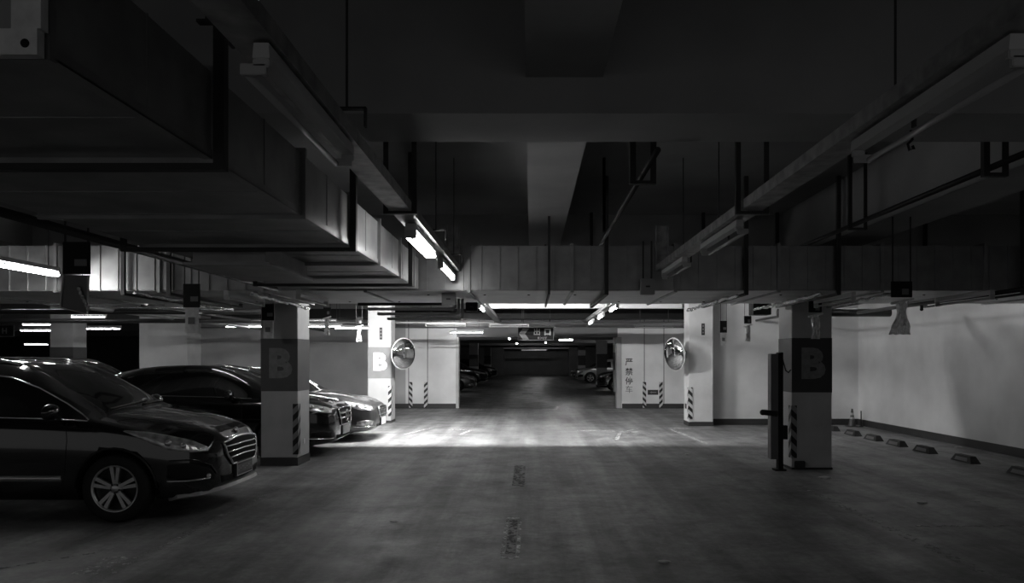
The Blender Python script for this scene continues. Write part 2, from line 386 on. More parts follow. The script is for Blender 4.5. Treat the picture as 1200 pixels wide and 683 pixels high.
def thin_rod(x, y, z0, label, z1=H, r_=.006):
    r = thing('threaded_rod', label, 'rod', (x, y, z0))
    MB().tube([(0, 0, 0), (0, 0, z1-z0)], r_, 8).build('rod', M['rod'], r)
    MB().box(-.03, .09, -.015, .015, -.01, .0).box(.08, .09, -.015, .015, -.09, .0).build('clamp', M['steel'], r)
for (x, y, s) in ((-.84, 3.43, 'second rod from the camera on the left light track'), (1.665, 3.43, 'nearest long rod on the right light track'), (-.84, 6.65, 'rod just past the heavy hanger on the left light track'),
                  (1.665, 6.65, 'rod just past the heavy hanger on the right light track'), (-.84, 8.2, 'farthest rod on the left light track'), (1.665, 8.2, 'farthest rod on the right light track'),
                  (-1.10, 2.55, 'nearest thin rod beside the first unlit lamp at left')):
    thin_rod(x, y, 2.75, 'thin ' + s)
# rods around the ceiling pipes
trapeze(.80, .96, 5.9, 3.0, 'U-shaped hanger on the thin ceiling pipe right of centre', th=.045)
trapeze(.80, .80, 8.2, 3.0, 'single dark drop hanger on the thin ceiling pipe right of centre', th=.03)
trapeze(3.42, 3.56, 5.65, 3.0, 'U-shaped hanger on the ceiling pipe at upper right', th=.045)
trapeze(3.40, 3.56, 8.0, 3.0, 'paired drop hanger on the ceiling pipe above the right duct', th=.035)

# ------------------------------------------------------------------ cable trays, pipes
def tray(x0, x1, y0, y1, z, label, up=False):
    r = thing('cable_tray', label, 'tray', (x0, y0, z)); w, L = x1-x0, y1-y0
    b = MB(); b.box(0, w, 0, L, 0, .008).box(0, .006, 0, L, .008, .07).box(w-.006, w, 0, L, .008, .07)
    if up: b.box(0, w, L-.008, L, 0, .55).box(0, .006, L-.08, L-.008, .07, .55).box(w-.006, w, L-.08, L-.008, .07, .55)
    b.build('tray_channel', M['tray'], r)
    c = MB()
    for k in range(3): c.tube([(.035+k*.035, 0, .022), (.04+k*.033, L*.5, .022), (.035+k*.035, L-.03, .022)], .012, 8)
    c.build('cables', M['black'], r)
tray(-1.005, -.855, -2, 9.05, 2.66, 'cable tray carrying the left row of tube lamps', True)
tray(1.5, 1.65, -2, 9.05, 2.66, 'cable tray carrying the right row of tube lamps', True)
tray(-1.0, -.85, 11.5, 22, 2.64, 'cable tray continuing left of centre beyond the crossing duct')
tray(1.5, 1.65, 11.5, 22, 2.64, 'cable tray continuing right of centre beyond the crossing duct')
def pipe(pts, r, m, label, name='ceiling_pipe', cat='pipe', tees=()):
    o = thing(name, label, cat, pts[0]); p0 = Vector(pts[0])
    MB().tube([Vector(p)-p0 for p in pts], r, 12).build('pipe_run', m, o, True)
    for t in tees:
        t = Vector(t)-p0; MB().tube([t, t+Vector((0, 0, -.07))], r*.8, 10).sphere(t+Vector((0, 0, -.08)), r*.9).build('sprinkler_head', m, o)
    return o
pipe([(.88, 5.2, 3.05), (.88, 11.4, 3.05)], .022, M['pipe'], 'thin dark sprinkler pipe running away right of centre under the slab')
pipe([(3.48, 5.2, 3.05), (3.48, 11.4, 3.05)], .025, M['pipe'], 'dark sprinkler pipe running away at upper right beside the beam')
pipe([(-3.02, 2.2, 2.44), (-3.02, 5.9, 2.44), (-3.02, 8.9, 2.43)], .03, M['pipe'], 'dark pipe running along the outer side of the big left duct')
pipe([(5.62, 8.0, 2.40), (5.62, 12.9, 2.40)], .028, M['pipe'], 'black pipe with a sprinkler tee across the top of the right wall', tees=((5.62, 10.8, 2.40),))
pipe([(4.6, 14.0, 2.47), (6.7, 14.0, 2.47)], .075, M['pipe'], 'thick black pipe stub behind the right near column')
pipe([(-9, 20.9, 2.62), (5.1, 20.9, 2.62)], .03, M['pipe_l'], 'pale pipe crossing above the opening in front of the added black box')
pipe([(-20, 14.2, 2.50), (-4.3, 14.2, 2.50)], .05, M['pipe'], 'black pipe crossing the left hall above the parked cars')
pipe([(-20, 12.3, 2.62), (-4.3, 12.3, 2.62)], .04, M['galv'], 'pale metal pipe crossing the left hall under the slab')
pipe([(-20, 16.6, 2.45), (-4.3, 16.6, 2.45)], .05, M['pipe'], 'lower black pipe at the back of the left hall')
pipe([(-6.2, 12.0, 2.46), (-6.2, 23, 2.46)], .035, M['pipe'], 'pipe running away above the second car in the left hall')
pipe([(-7.9, 7.0, 2.55), (-7.9, 23, 2.5)], .05, M['galv'], 'pale pipe running away at the left edge of the left hall')
pipe([(5.5, 12, 2.55), (5.5, 18.3, 2.55)], .03, M['pipe'], 'dark pipe running to the right back wall')
for k, l in enumerate(('uppermost', 'second', 'third', 'lowest')):
    y = 10.0+k*.05; z = 1.6+.735-k*.062
    pipe([(-2.30+k*.12, y, z), (-1.10+k*.045, y, z), (-1.06+k*.045, y, z+.03), (-1.06+k*.045, y, 2.415)], .02, M['pipe_l'] if k else M['pipe'], '%s of the stacked conduits bending up under the crossing duct' % l, 'conduit', 'conduit')
def foil_pipe(p, q, label):
    p, q = Vector(p), Vector(q); n = 26; pts = []; rr = []
    for i in range(n+1):
        t = i/n; pts.append(p.lerp(q, t)-p+Vector((random.uniform(-.01, .01), 0, random.uniform(-.012, .012)))); rr.append(.02+random.uniform(-.006, .008))
    o = thing('foil_wrapped_cable', label, 'cable', p); MB().tube(pts, .02, 9, radii=rr).build('foil_wrap', M['foil'], o)
foil_pipe((2.48, 9.0, 2.375), (2.48, 11.9, 2.37), 'foil-wrapped cable under the duct left of the corner column')
foil_pipe((3.45, 8.9, 2.375), (3.45, 11.6, 2.36), 'foil-wrapped cable under the duct left of the right near column')
foil_pipe((4.3, 8.9, 2.375), (4.3, 11.6, 2.36), 'foil-wrapped cable under the duct right of the right near column')
foil_pipe((-3.3, 8.9, 2.375), (-3.3, 11.2, 2.36), 'foil-wrapped cable under the duct right of the left near column')
foil_pipe((-4.6, 8.7, 2.375), (-4.6, 11.2, 2.36), 'foil-wrapped cable under the duct left of the left near column')
foil_pipe((-7.4, 11.4, 2.44), (-4.9, 12.4, 2.40), 'foil-wrapped cable behind the large tilted hanging sign')
def jbox(x, y, z, sx, sy, sz, label, m='box', drops=()):
    o = thing('junction_box', label, 'junction box', (x, y, z))
    MB().box(-sx/2, sx/2, -sy/2, sy/2, 0, sz, .006).build('box_body', M[m], o)
    MB().box(-sx*.15, sx*.15, -sy/2-.006, -sy/2-.001, sz*.45, sz*.55).build('latch', M['ink'], o)
    for dx in drops: MB().tube([(dx, 0, sz), (dx, 0, sz+.45)], .011, 8).build('conduit_drop', M['steel'], o)
jbox(-1.02, 9.35, 2.27, .17, .1, .155, 'grey junction box under the crossing duct at the end of the left track')
jbox(1.39, 8.96, 2.37, .165, .1, .19, 'grey junction box on the duct face at the end of the right track', drops=(-.05, .05))
jbox(-.80, 10.2, 2.25, .16, .16, .12, 'black junction box beside the stacked conduits', 'black')
jbox(4.15, 13.6, 2.40, .32, .3, .22, 'dark box under the slab behind the right near column', 'black')
# dark wire loop
pipe([(2.49, 4.92, 3.11), (2.50, 4.92, 3.04), (2.47, 4.92, 3.01), (2.48, 4.92, 2.97), (2.51, 4.92, 2.98), (2.50, 4.92, 3.0)], .009, M['black'], 'short loose wire hook dangling below the cross beam at right', 'dangling_wire', 'wire')

# ------------------------------------------------------------------ tube lamps
def lamp(x, y, z, label, along='y', L=1.2, lit=None, tubes=1, group=None, drop=0, dx=0):
    """housing underside at z"""
    r = thing('tube_lamp', label, 'lamp', (x, y, z), 0 if along == 'y' else -PI/2, group)
    w = .029 if tubes == 1 else .046
    MB().poly([(-w, 0, 0), (w, 0, 0), (w*.85, 0, .05), (-w*.85, 0, .05)], (0, L, 0)).build('housing', M['white'], r)
    xs = (dx,) if tubes == 1 else (-.036, .036)
    for s in (0, L-.03): MB().box(-w, w, s, s+.025, -.062 if not dx else -.03, 0, .004).build('socket', M['cap'], r)
    if dx:
        for s in (0, L-.022): MB().box(min(0, dx)-.016, max(0, dx)+.016, s, s+.022, -.055, -.018, .003).build('socket', M['cap'], r)
    for tx in xs: MB().tube([(tx, .025, -.044), (tx, L-.025, -.044)], .0135, 12).build('tube', M[lit] if lit else M['tube_off'], r, True)
    if drop:
        for s in (.15, L-.15): MB().tube([(0, s, .055), (0, s, .055+drop)], .006, 6).build('suspension_rod', M['rod'], r)
lamp(-.895, 2.49, 2.60, 'unlit tube lamp nearest the camera on the left track', dx=-.055)
lamp(-.93, 5.80, 2.60, 'bright twin-tube lamp in the middle of the left track', lit='lit', tubes=2)
lamp(-.93, 7.72, 2.60, 'lit tube lamp at the far end of the left track before the duct', lit='lit', L=1.25)
lamp(1.57, 2.42, 2.60, 'unlit tube lamp nearest the camera on the right track', dx=.05)
lamp(1.57, 5.64, 2.60, 'unlit tube lamp in the middle of the right track', dx=.05)
lamp(1.57, 7.66, 2.60, 'unlit tube lamp at the far end of the right track', dx=.05)
lamp(-.93, 13.6, 2.59, 'lit tube lamp just beyond the duct left of centre', lit='litp')
lamp(1.57, 13.6, 2.59, 'lit tube lamp first beyond the duct right of centre', lit='litp')
lamp(1.57, 16.2, 2.59, 'lit tube lamp second beyond the duct right of centre', lit='lit')
lamp(1.57, 18.9, 2.59, 'lit tube lamp third beyond the duct right of centre', lit='lit')
lamp(-5.62, 7.7, 2.64, 'lit tube lamp at the left photo edge above the near car', lit='litp', drop=1.1, tubes=2)
lamp(-3.55, 8.75, 2.355, 'unlit lamp hanging under the duct left of the left near column')
lamp(-2.68, 8.65, 2.355, 'unlit lamp hanging under the duct right of the left near column')
lamp(3.85, 8.95, 2.355, 'unlit lamp hanging under the duct at the right near column')
lamp(5.35, 8.7, 2.355, 'unlit lamp hanging under the duct before the right wall')
lamp(5.95, 6.9, 2.70, 'unlit tube lamp at the right photo edge', drop=1.0)
# lamps across the back
for (x, y, z, lt, s) in ((-8.5, 20.9, 2.55, 'lit', 'lit lamp crossing above the second car'), (-6.35, 20.9, 2.55, 'lit', 'lit lamp just right of the left near column'), (-5.75, 22.0, 2.55, 'lit', 'lit lamp just left of the bright column'),
                         (-2.62, 24.2, 2.50, 'lit', 'lit lamp at the left corner of the opening'), (-1.15, 20.8, 2.55, None, 'unlit lamp above the opening, left of the exit sign'), (-2.9, 20.7, 2.56, None, 'unlit lamp right of the bright column top'),
                         (-.4, 21.3, 2.57, None, 'unlit lamp directly above the exit sign'), (2.95, 21.3, 2.56, None, 'unlit lamp above the right side of the opening'),
                         (-10.35, 16.9, 2.60, 'lit', 'upper lit lamp right of the distant left column'), (-13.1, 22.0, 2.54, 'lit', 'lower lit lamp right of the distant left column'),
                         (-16.6, 24.4, 2.58, 'lit', 'lower lit lamp left of the distant left column'), (-14.9, 22.0, 2.66, 'lit', 'upper lit lamp left of the distant left column'), (-22.4, 33.2, 2.3, 'lit', 'far lit lamp near the left photo edge'), (-16.7, 33.5, 2.25, 'lit2', 'small dim lamp deep in the left hall'), (-15.1, 33.5, 2.25, 'lit2', 'smallest dim lamp deep in the left hall')):
    lamp(x, y, z, s, 'x', lit=lt, L=.8 if y == 16.9 else 1.1, drop=max(.1, (H if y < 25 else 2.9)-z-.06))
# unseen high lamps added behind the duct to make the floor glow
lamp(-3.3, 15.05, 3.32, 'added unseen strong lamp high above the glowing patch of floor', 'x', L=1.3, lit='litb', tubes=2)
lamp(-1.95, 15.05, 3.32, 'second added unseen strong lamp high above the glowing patch of floor', 'x', L=1.2, lit='litb', tubes=2)
lamp(-2.35, 11.35, 2.58, 'added unseen lamp tucked behind the crossing duct beside the left near column', L=1.15, lit='lits', drop=.06)  # added to brighten the lane-side face of the column
lamp(.5, 15.05, 3.32, 'third added unseen high lamp, right of the strong pair above the floor glow', 'x', L=1.2, lit='litc')  # added to brighten the corner column and the header
MB().box(-3.9, 2.6, 11.25, 14.86, 2.72, 2.75).build('cable_tray', M['galv_l'])  # no cable tray: added sheet that cuts the high lamps' light on the floor
tag(SC.objects['cable_tray.004'], 'added flat sheet blocking light of the strong lamps above the glowing floor', 'tray')
for y0 in (6.0, 11.9, 14.5):
    lamp(6.5, y0, 3.1, {6.0: 'nearest high lamp beside the right wall', 11.9: 'high lamp beside the right wall behind the duct', 14.5: 'farthest high lamp beside the right wall'}[y0], lit='litr' if y0 > 7 else None, drop=.6)
lamp(1.15, 31, 2.44, 'lit lamp beyond the opening over the shine on the far floor', 'x', L=.6, lit='litf', tubes=2, drop=1.2)
lamp(-5.5, 38.5, 3.2, 'added unseen fill lamp over the parked cars on the left of the far aisle', 'x', lit='litf', drop=.5)  # unseen lamp, added as fill light for the far aisle
lamp(4.6, 47, 3.2, 'added unseen fill lamp over the parked cars on the right of the far aisle', 'x', lit='litf', drop=.5)  # likewise added as fill, hidden above the aisle beams
lamp(-10.2, 14.8, 3.2, 'added unseen lamp in the left hall over the silver car', 'x', lit='litf', drop=.5)  # hidden lamp added to brighten the silver car
lamp(-5.8, 10.9 + 1.6, 3.25, 'high lamp in the left hall over the second car', 'x', lit='litr', drop=.45)
bpy.data.objects['tube_lamp'].name = 'tube_lamp'
lamp(.2, 70, 3.25, 'added unseen fill lamp near the end of the dark aisle', 'x', lit='litf', drop=.4)  # hidden lamp added to lift the end wall
lamp(-.4, 55, 3.25, 'added unseen fill lamp midway down the dark aisle', 'x', lit='litf', drop=.4)  # hidden lamp added to lift the middle of the aisle
lamp(-.9, 72.5, 2.52, 'lit lamp at the far end of the dark aisle', 'x', L=2.4, lit='lite')
for (x, y, z, l) in ((-.85, 30, 2.42, 'upper left small round light beyond the exit sign'), (-.75, 40, 2.45, 'lower left small round light beyond the exit sign'), (.75, 38, 2.45, 'right small round light beyond the exit sign')):
    o = thing('round_lamp', l, 'lamp', (x, y, z)); MB().sphere((0, 0, 0), .035).build('globe', M['litf'], o, True); MB().tube([(0, 0, .03), (0, 0, H-z)], .01, 6).build('stem', M['rod'], o)

# ------------------------------------------------------------------ hanging bay signs
def bay_sign(x, y, z1, z0, w, label, style='board', tilt=0):
    r = thing('hanging_bay_sign', label, 'sign', (x, y, z1)); h = z1-z0; top = 2.44 if 9 < y < 11.3 else 2.72 if x < 0 and 11 < y < 14.9 else H
    MB().box(-w*.45, -w*.40, -.006, .006, 0, top-z1).box(w*.40, w*.45, -.006, .006, 0, top-z1).build('hanger_strap', M['steel'], r)
    if style == 'board':
        MB().box(-w/2, w/2, -.01, .01, -h*.48, 0, .003).build('board', M['board'], r)
        MB().box(-w*.05, w*.4, -.014, -.010, -h*.36, -h*.26).build('number_panel', M['board_g'], r)
        if tilt: MB().poly([(-w*.46, -.006, -h*.5), (-w*.58, -.006, -h*.98), (w*.42, -.006, -h*1.08), (w*.48, -.006, -h*.5)], (0, .01, 0)).build('lower_flap', M['board_g'], r)
        else:
            MB().box(-w*.38, w*.42, -.006, .006, -h, -h*.48, .002).build('lower_card', M['card'], r)
            MB().box(-w*.2, w*.2, -.010, -.006, -h*.82, -h*.68).build('card_print', M['board_g'], r)
        if tilt:
            f = MB()
            f.tube([(-w*.46, -.012, -h*.5), (-w*.58, -.012, -h*.98), (w*.42, -.012, -h*1.08), (w*.46, -.012, -h*.52)], .009, 6); f.build('bright_edge', M['white'], r)
            f = MB()
            for k in range(6): f.sphere((w*(.12+.07*k), -.02, -h*(.70+.06*k)), .018, (1, .4, 1.3), 8, 6)
            f.build('foil_tatters', M['foil'], r)
    else:
        MB().box(-w/2, w/2, -.01, .01, -h*.30, 0, .003).build('board', M['board'], r)
        MB().box(0, w*.32, -.014, -.010, -h*.25, -h*.14).build('number_panel', M['board_g'], r)
        MB().tube([(-w*.55, -.015, -h*.42), (w*.55, -.015, -h*.33)], .014, 8).build('clamp_rail', M['rail'], r)
        # crumpled film: pinched strip widening to the foot
        b = MB(); bm = b.bm; rows = []
        n, mm = 12, 10
        for i in range(n+1):
            t = i/n; ww = w*(.36-.16*math.sin(PI*min(1, t*1.4))+.28*max(0, t-.35)) if style == 'cone' else w*(.34-.06*math.sin(PI*t)+.05*t)
            row = []
            for j in range(mm+1):
                s_ = -1+2*j/mm
                row.append(bm.verts.new((s_*ww-(.12*w*t if style == 'cone' else 0), -.02+.018*math.sin(j*2.1+i*.5)+random.uniform(-.006, .006), -h*(.38+.62*t)+random.uniform(-.004, .004))))
            rows.append(row)
        for A, B in zip(rows, rows[1:]):
            for j in range(mm): bm.faces.new((A[j], A[j+1], B[j+1], B[j]))
        b.build('plastic_film', M['film'], r)
    return r
bay_sign(-3.87, 6.4, 2.60, 2.03, .23, 'large tilted hanging sign with bright edged lower flap above the near car', tilt=1)
bay_sign(-3.86, 8.55, 2.46, 1.90, .19, 'hanging bay sign with pale card left of the near column')
bay_sign(-3.85, 11.0, 2.41, 1.91, .18, 'hanging bay sign directly in front of the left near column')
bay_sign(-3.85, 14.2, 2.58, 2.06, .14, 'narrow foil hanging sign right of the left near column', 'film')
bay_sign(-3.86, 16.9, 2.55, 2.00, .16, 'white tapering hanging sign just left of the bright column', 'film')
bay_sign(3.9, 7.9, 2.42, 1.86, .22, 'hanging sign with plastic film flaring like a bell near the right wall', 'cone')
bay_sign(3.9, 10.3, 2.40, 1.88, .18, 'hanging sign with pinched plastic film on the right near column', 'film')
bay_sign(3.9, 13.5, 2.38, 1.92, .13, 'hanging bay sign right of the corner column, nearer one', 'film')
bay_sign(3.9, 15.2, 2.38, 1.88, .14, 'hanging bay sign with white foot beside the corner column')
bay_sign(-11.9, 12.5, 2.46, 2.0, .3, 'dark hanging sign near the left photo edge')
# exit sign
r = thing('exit_sign', 'dark hanging exit sign with arrow and white characters over the opening', 'sign', (.15, 22.0, 2.345))
w, h = .52, .19
MB().box(-w, w, -.03, .03, -h, h, .006).build('board', M['board'], r)
MB().box(-w, w, -.035, -.03, h-.015, h).box(-w, w, -.035, -.03, -h, -h+.015).box(w-.012, w, -.035, -.03, -h, h).build('frame', M['board_g'], r)
MB().poly([(-w+.02, -.036, .0), (-w+.14, -.036, .16), (-w+.32, -.036, .16), (-w+.20, -.036, .0), (-w+.32, -.036, -.16), (-w+.14, -.036, -.16)], (0, .004, 0)).build('arrow', M['board_g'], r)
text('出', .22, M['white_sign'], 'character', r, (.03, -.037, .045), bold=.004)
text('口', .22, M['white_sign'], 'character', r, (.34, -.037, .045), bold=.010)
text('EXIT', .085, M['white_sign'], 'exit_letters', r, (.19, -.037, -.125), sx=1.6)
for s in (-.4, .4): MB().tube([(s, 0, h), (s, 0, .42)], .008, 6).build('suspension_rod', M['rod'], r)
# small sign at far left edge
r = thing('direction_sign', 'small dark sign marked H at the left photo edge', 'sign', (-14.1, 20.0, 2.35)); MB().box(-.35, .35, -.02, .02, -.15, .15, .005).build('board', M['board'], r)
MB().box(-.35, .35, -.025, -.02, -.15, -.135).box(.335, .35, -.025, -.02, -.135, .15).build('frame', M['board_g'], r)
text('H', .2, M['board_g'], 'letter', r, (.1, -.024, 0), bold=.006)
MB().tube([(0, 0, .15), (0, 0, 1.45)], .01, 6).build('suspension_rod', M['rod'], r)

# ------------------------------------------------------------------ wall writing, guards
r = thing('wall_writing', 'vertical stencilled no-parking characters on the wall right of the opening', 'writing', (3.22, OPY-.004, 0))
for ch, z in zip('严禁停车', (1.50, 1.18, .88, .60)):
    text(ch, .26, M['ink'] if z > .8 else M['wall_d'], 'character', r, (0, -.002, z), bold=.003 if z > .8 else -.001, ext=.001)
for (x, l) in ((-3.93, 'left striped guard on the wall left of the opening'), (-3.44, 'right striped guard on the wall left of the opening'), (3.72, 'left striped guard on the wall right of the opening'), (4.26, 'right striped guard on the wall right of the opening')):
    o = MB().box(-.055, .055, -.035, 0, .02, .86).build('striped_guard', M['guard' if l.startswith('left') else 'guard_m']); o.location = (x, OPY, 0); tag(o, l, 'guard')
r = thing('wall_notice', 'small black notice between the striped guards on the right', 'notice', (4.0, OPY, .52)); MB().box(-.17, .17, -.02, -.001, -.08, .08).build('board', M['ink'], r)
MB().poly([(-.11, -.023, 0), (-.04, -.023, .04), (-.04, -.023, .015), (.11, -.023, .015), (.11, -.023, -.015), (-.04, -.023, -.015), (-.04, -.023, -.04)], (0, .003, 0)).build('arrow', M['letter'], r)

# ------------------------------------------------------------------ convex mirrors
def convex(x, y, z, nx, ny, nz, arm, label):
    r = thing('convex_mirror', label, 'mirror', (x, y, z)); R_ = .385
    n = Vector((nx, ny, nz)).normalized(); q = Vector((0, -1, 0)).rotation_difference(n)
    def put(o): o.rotation_mode = 'QUATERNION'; o.rotation_quaternion = q; return o
    prof = [(R_*math.sin(a*PI/2/12)/1.0, -.13*math.cos(a*PI/2/12)) for a in range(13)]; prof[0] = (.001, -.13)
    put(MB().lathe(prof, 40).build('dome', M['mirror'], r, True))
    put(MB().lathe([(R_-.01, -.015), (R_+.015, -.012), (R_+.018, .01), (R_, .03), (.1, .06), (.001, .06)], 40).build('backing_rim', M['rim_pl'], r, True))
    MB().tube([Vector((0, 0, 0))-n*.05, Vector(arm)*.6, Vector(arm)], .02, 10).build('arm', M['tray'], r)
    a = Vector(arm); MB().box(a.x-.012, a.x+.012, a.y-.05, a.y+.05, a.z-.09, a.z+.09).build('mounting_plate', M['tray'], r)
convex(-3.20, 18.85, 1.74, .80, -.62, -.05, (-.31, .2, .02), 'round convex mirror on the bright column left of the opening')
convex(3.45, 18.0, 1.72, -.90, -.42, -.12, (.33, .25, .0), 'dark glossy round convex mirror on the corner column right of the opening')

# ------------------------------------------------------------------ barrier post by right column
r = thing('gate_post', 'tall dark steel post cabinet standing left of the right near column', 'post', (3.53, 10.85, 0))
MB().box(-.075, .06, -.05, .10, .16, 1.68, .006).build('panel', M['flap'], r)
MB().box(.03, .10, -.06, .05, 0, 1.70, .004).build('post', M['black'], r)
MB().box(-.02, .14, -.08, .08, 0, .02).build('base_plate', M['black'], r)
MB().tube([(.0, -.09, .82), (-.18, -.09, .84), (-.205, -.09, .84)], .04, 14).sphere((-.205, -.09, .84), .042).build('buffer', M['rubber'], r, True)
MB().box(.1, .16, -.07, .02, .45, .65, .004).build('latch_box', M['black'], r)
MB().tube([(.07, -.06, 1.68), (.10, -.07, 1.55), (.13, -.07, 1.44), (.17, -.07, 1.41), (.2, -.07, 1.45)], .010, 8).build('cable_hook', M['black'], r)

# ------------------------------------------------------------------ wheel stops, cone, litter
def stop_proto():
    r = thing('wheel_stop', 'x', 'wheel stop', (0, 0, 0), 0, 'wheel stops along the right wall')
    MB().poly([(-.075, -.27, 0), (.075, -.27, 0), (.045, -.21, .10), (-.045, -.21, .10)], (0, .0001, 0)).bm.free()
    b = MB(); bm = b.bm
    v = [bm.verts.new(p) for p in ((-.08, -.28, 0), (.08, -.28, 0), (.08, .28, 0), (-.08, .28, 0), (-.045, -.2, .105), (.045, -.2, .105), (.045, .2, .105), (-.045, .2, .105))]
    for f in ((3, 2, 1, 0), (4, 5, 6, 7), (0, 1, 5, 4), (1, 2, 6, 5), (2, 3, 7, 6), (3, 0, 4, 7)): bm.faces.new([v[i] for i in f])
    b.build('rubber_block', M['rubber'], r)
    b = MB()
    b.poly([(-.076, -.17, .022), (-.076, .17, .022), (-.058, .15, .075), (-.058, -.15, .075)], (-.004, 0, .001)); b.build('reflective_strip', M['mark'], r)
    return r
sp = stop_proto()
ps = [(10.35, 'wheel stop cut by the right photo edge'), (11.75, 'nearest whole wheel stop along the right wall'), (12.95, 'second whole wheel stop along the right wall'), (13.95, 'third whole wheel stop along the right wall'), (14.9, 'fourth whole wheel stop along the right wall'), (15.85, 'fifth wheel stop, right of the cone end of the row'), (16.95, 'farthest wheel stop, half hidden by the right near column')]
for i, (y, l) in enumerate(ps):
    if i == 0: sp.location = (6.8, y, 0); sp['label'] = l
    else: dup(sp, (6.8, y, 0), 0, l)
r = thing('traffic_cone', 'small dark traffic cone in the corner beside the right wall', 'cone', (7.66, 17.9, 0))
MB().box(-.12, .12, -.12, .12, 0, .02, .005).build('base', M['cone'], r); MB().lathe([(.085, .02), (.055, .18), (.045, .23), (.02, .42), (.001, .425)], 20, 'z').build('cone_body', M['cone'], r, True)
MB().lathe([(.0575, .18), (.0475, .23)], 20, 'z').lathe([(.041, .27), (.032, .33)], 20, 'z').build('reflective_bands', M['cone_b'], r, True)
r = thing('bollard_stub', 'thin dark stake beside the small traffic cone', 'stake', (7.83, 17.8, 0)); MB().tube([(0, 0, 0), (0, 0, .38)], .014, 8).build('stake', M['black'], r); MB().lathe([(.05, 0), (.045, .025), (.001, .03)], 12, 'z').build('foot', M['black'], r)
for (x, y, sx, l) in ((3.95, 10.1, .09, 'white scrap of litter in front of the right near column'), (4.35, 8.35, .06, 'flat scrap of paper on the floor right of the lane'), (5.0, 8.4, .04, 'tiny pale scrap on the floor toward the right wall'), (5.75, 8.5, .05, 'scrap farther right on the dark floor'),
                      (2.62, 12.6, .04, 'small pale pebble of litter on the lane left of the right column'), (1.05, 5.9, .05, 'small scrap low in the lane right of centre'), (-1.35, 7.4, .04, 'tiny scrap on the lane left of centre'), (7.75, 13.6, .07, 'pale crumpled paper at the foot of the right wall')):
    b = MB(); b.sphere((0, 0, .012), sx, (1, .7, .18), 8, 5)
    for v in b.bm.verts: v.co += Vector((random.uniform(-1, 1), random.uniform(-1, 1), 0))*sx*.2
    o = b.build('litter_scrap', M['scrap']); o.location = (x, y, 0); tag(o, l, 'litter')

# ------------------------------------------------------------------ floor markings
def fmark(name, label, quads, m, cat='floor marking'):
    x0 = sum(q[0][0] for q in quads)/len(quads); y0 = sum(q[0][1] for q in quads)/len(quads)
    b = MB()
    for q in quads: b.poly([(p[0]-x0, p[1]-y0, .0) for p in q], (0, 0, .002))
    o = b.build(name, m); o.location = (x0, y0, .002); return tag(o, label, cat)
def seg(x0, y0, x1, y1, w=.1):
    d = Vector((x1-x0, y1-y0)).normalized(); n = Vector((-d.y, d.x))*w/2
    return [(x0+n.x, y0+n.y), (x0-n.x, y0-n.y), (x1-n.x, y1-n.y), (x1+n.x, y1+n.y)]
# dashed centre marks
def wbox(x, y0, y1, w): return [seg(x-w/2, y0, x-w/2, y1, .03), seg(x+w/2, y0, x+w/2, y1, .03), seg(x-w/2, y0, x+w/2, y0, .05), seg(x-w/2, y1, x+w/2, y1, .08)]
fmark('centre_dash', 'worn outline of a dash in the foreground middle of the lane', wbox(-.17, 6.05, 7.55, .13), M['paint_w'])
fmark('dash_infill', 'darker infill inside the nearest worn dash', [seg(-.17, 6.12, -.17, 7.48, .08)], M['dark_patch'])
fmark('centre_dash', 'second darker dash farther along the middle of the lane', [seg(-.16, 9.45, -.16, 11.3, .16)], M['dark_patch'])
fmark('lane_line', 'faint worn edge line in front of the near car', [seg(-3.15, 5.0, -3.15, 9.3, .1)], M['paint_f'])
fmark('lane_line', 'faint worn edge line low on the right side', [seg(3.4, 4.6, 3.4, 9.5, .1), seg(3.45, 5.2, 4.4, 5.2, .05), seg(3.45, 5.5, 4.2, 5.5, .05), seg(3.6, 7.2, 5.4, 7.2, .06)], M['paint_f'])
fmark('bay_line', 'worn white bay corner beside the corner column', [seg(3.2, 17.4, 3.35, 14.2, .09), seg(3.2, 17.4, 3.75, 17.4, .09)], M['paint_w'])
fmark('lane_arrow', 'worn white arrow on the bright floor before the opening', [seg(.95, 16.9, 2.1, 16.7, .08), seg(2.1, 16.7, 2.45, 17.3, .08), seg(1.7, 14.9, 1.95, 16.4, .08), seg(1.9, 16.4, 2.4, 16.6, .1)], M['paint_w'])
fmark('bay_line', 'worn white scratches on the bright floor beside the third car', [seg(-2.7, 16, -2.3, 17.6, .08), seg(-1.5, 16, -1.35, 16.9, .08), seg(-1.9, 17.0, -1.3, 17.1, .05)], M['paint_w'])
fmark('bay_line', 'thin line across the floor at the foot of the opening', [seg(-4, 24.2, 5, 24.2, .06)], M['paint_f'])
fm = text('B210', .27, M['paint_w'], 'bay_number', None, (-3.32, 5.83, .003), (0, 0, PI/2), bold=.004, ext=.001, sx=.92)
tag(fm, 'worn white bay number painted on the floor at lower left', 'floor marking')
fmark('floor_crack', 'dark crack line in the floor at lower left', [seg(-4.2, 5.6, -3.6, 6.2, .03)], M['dark_patch'])
# drain covers beyond the opening
for y in (35, 42):
    o = MB().box(-.25, .25, -.4, .4, 0, .006).build('drain_cover', M['skirt']); o.location = (-.15, y, 0); tag(o, 'dark drain cover on the far aisle floor, %s one' % ('nearer' if y < 40 else 'farther'), 'drain cover')

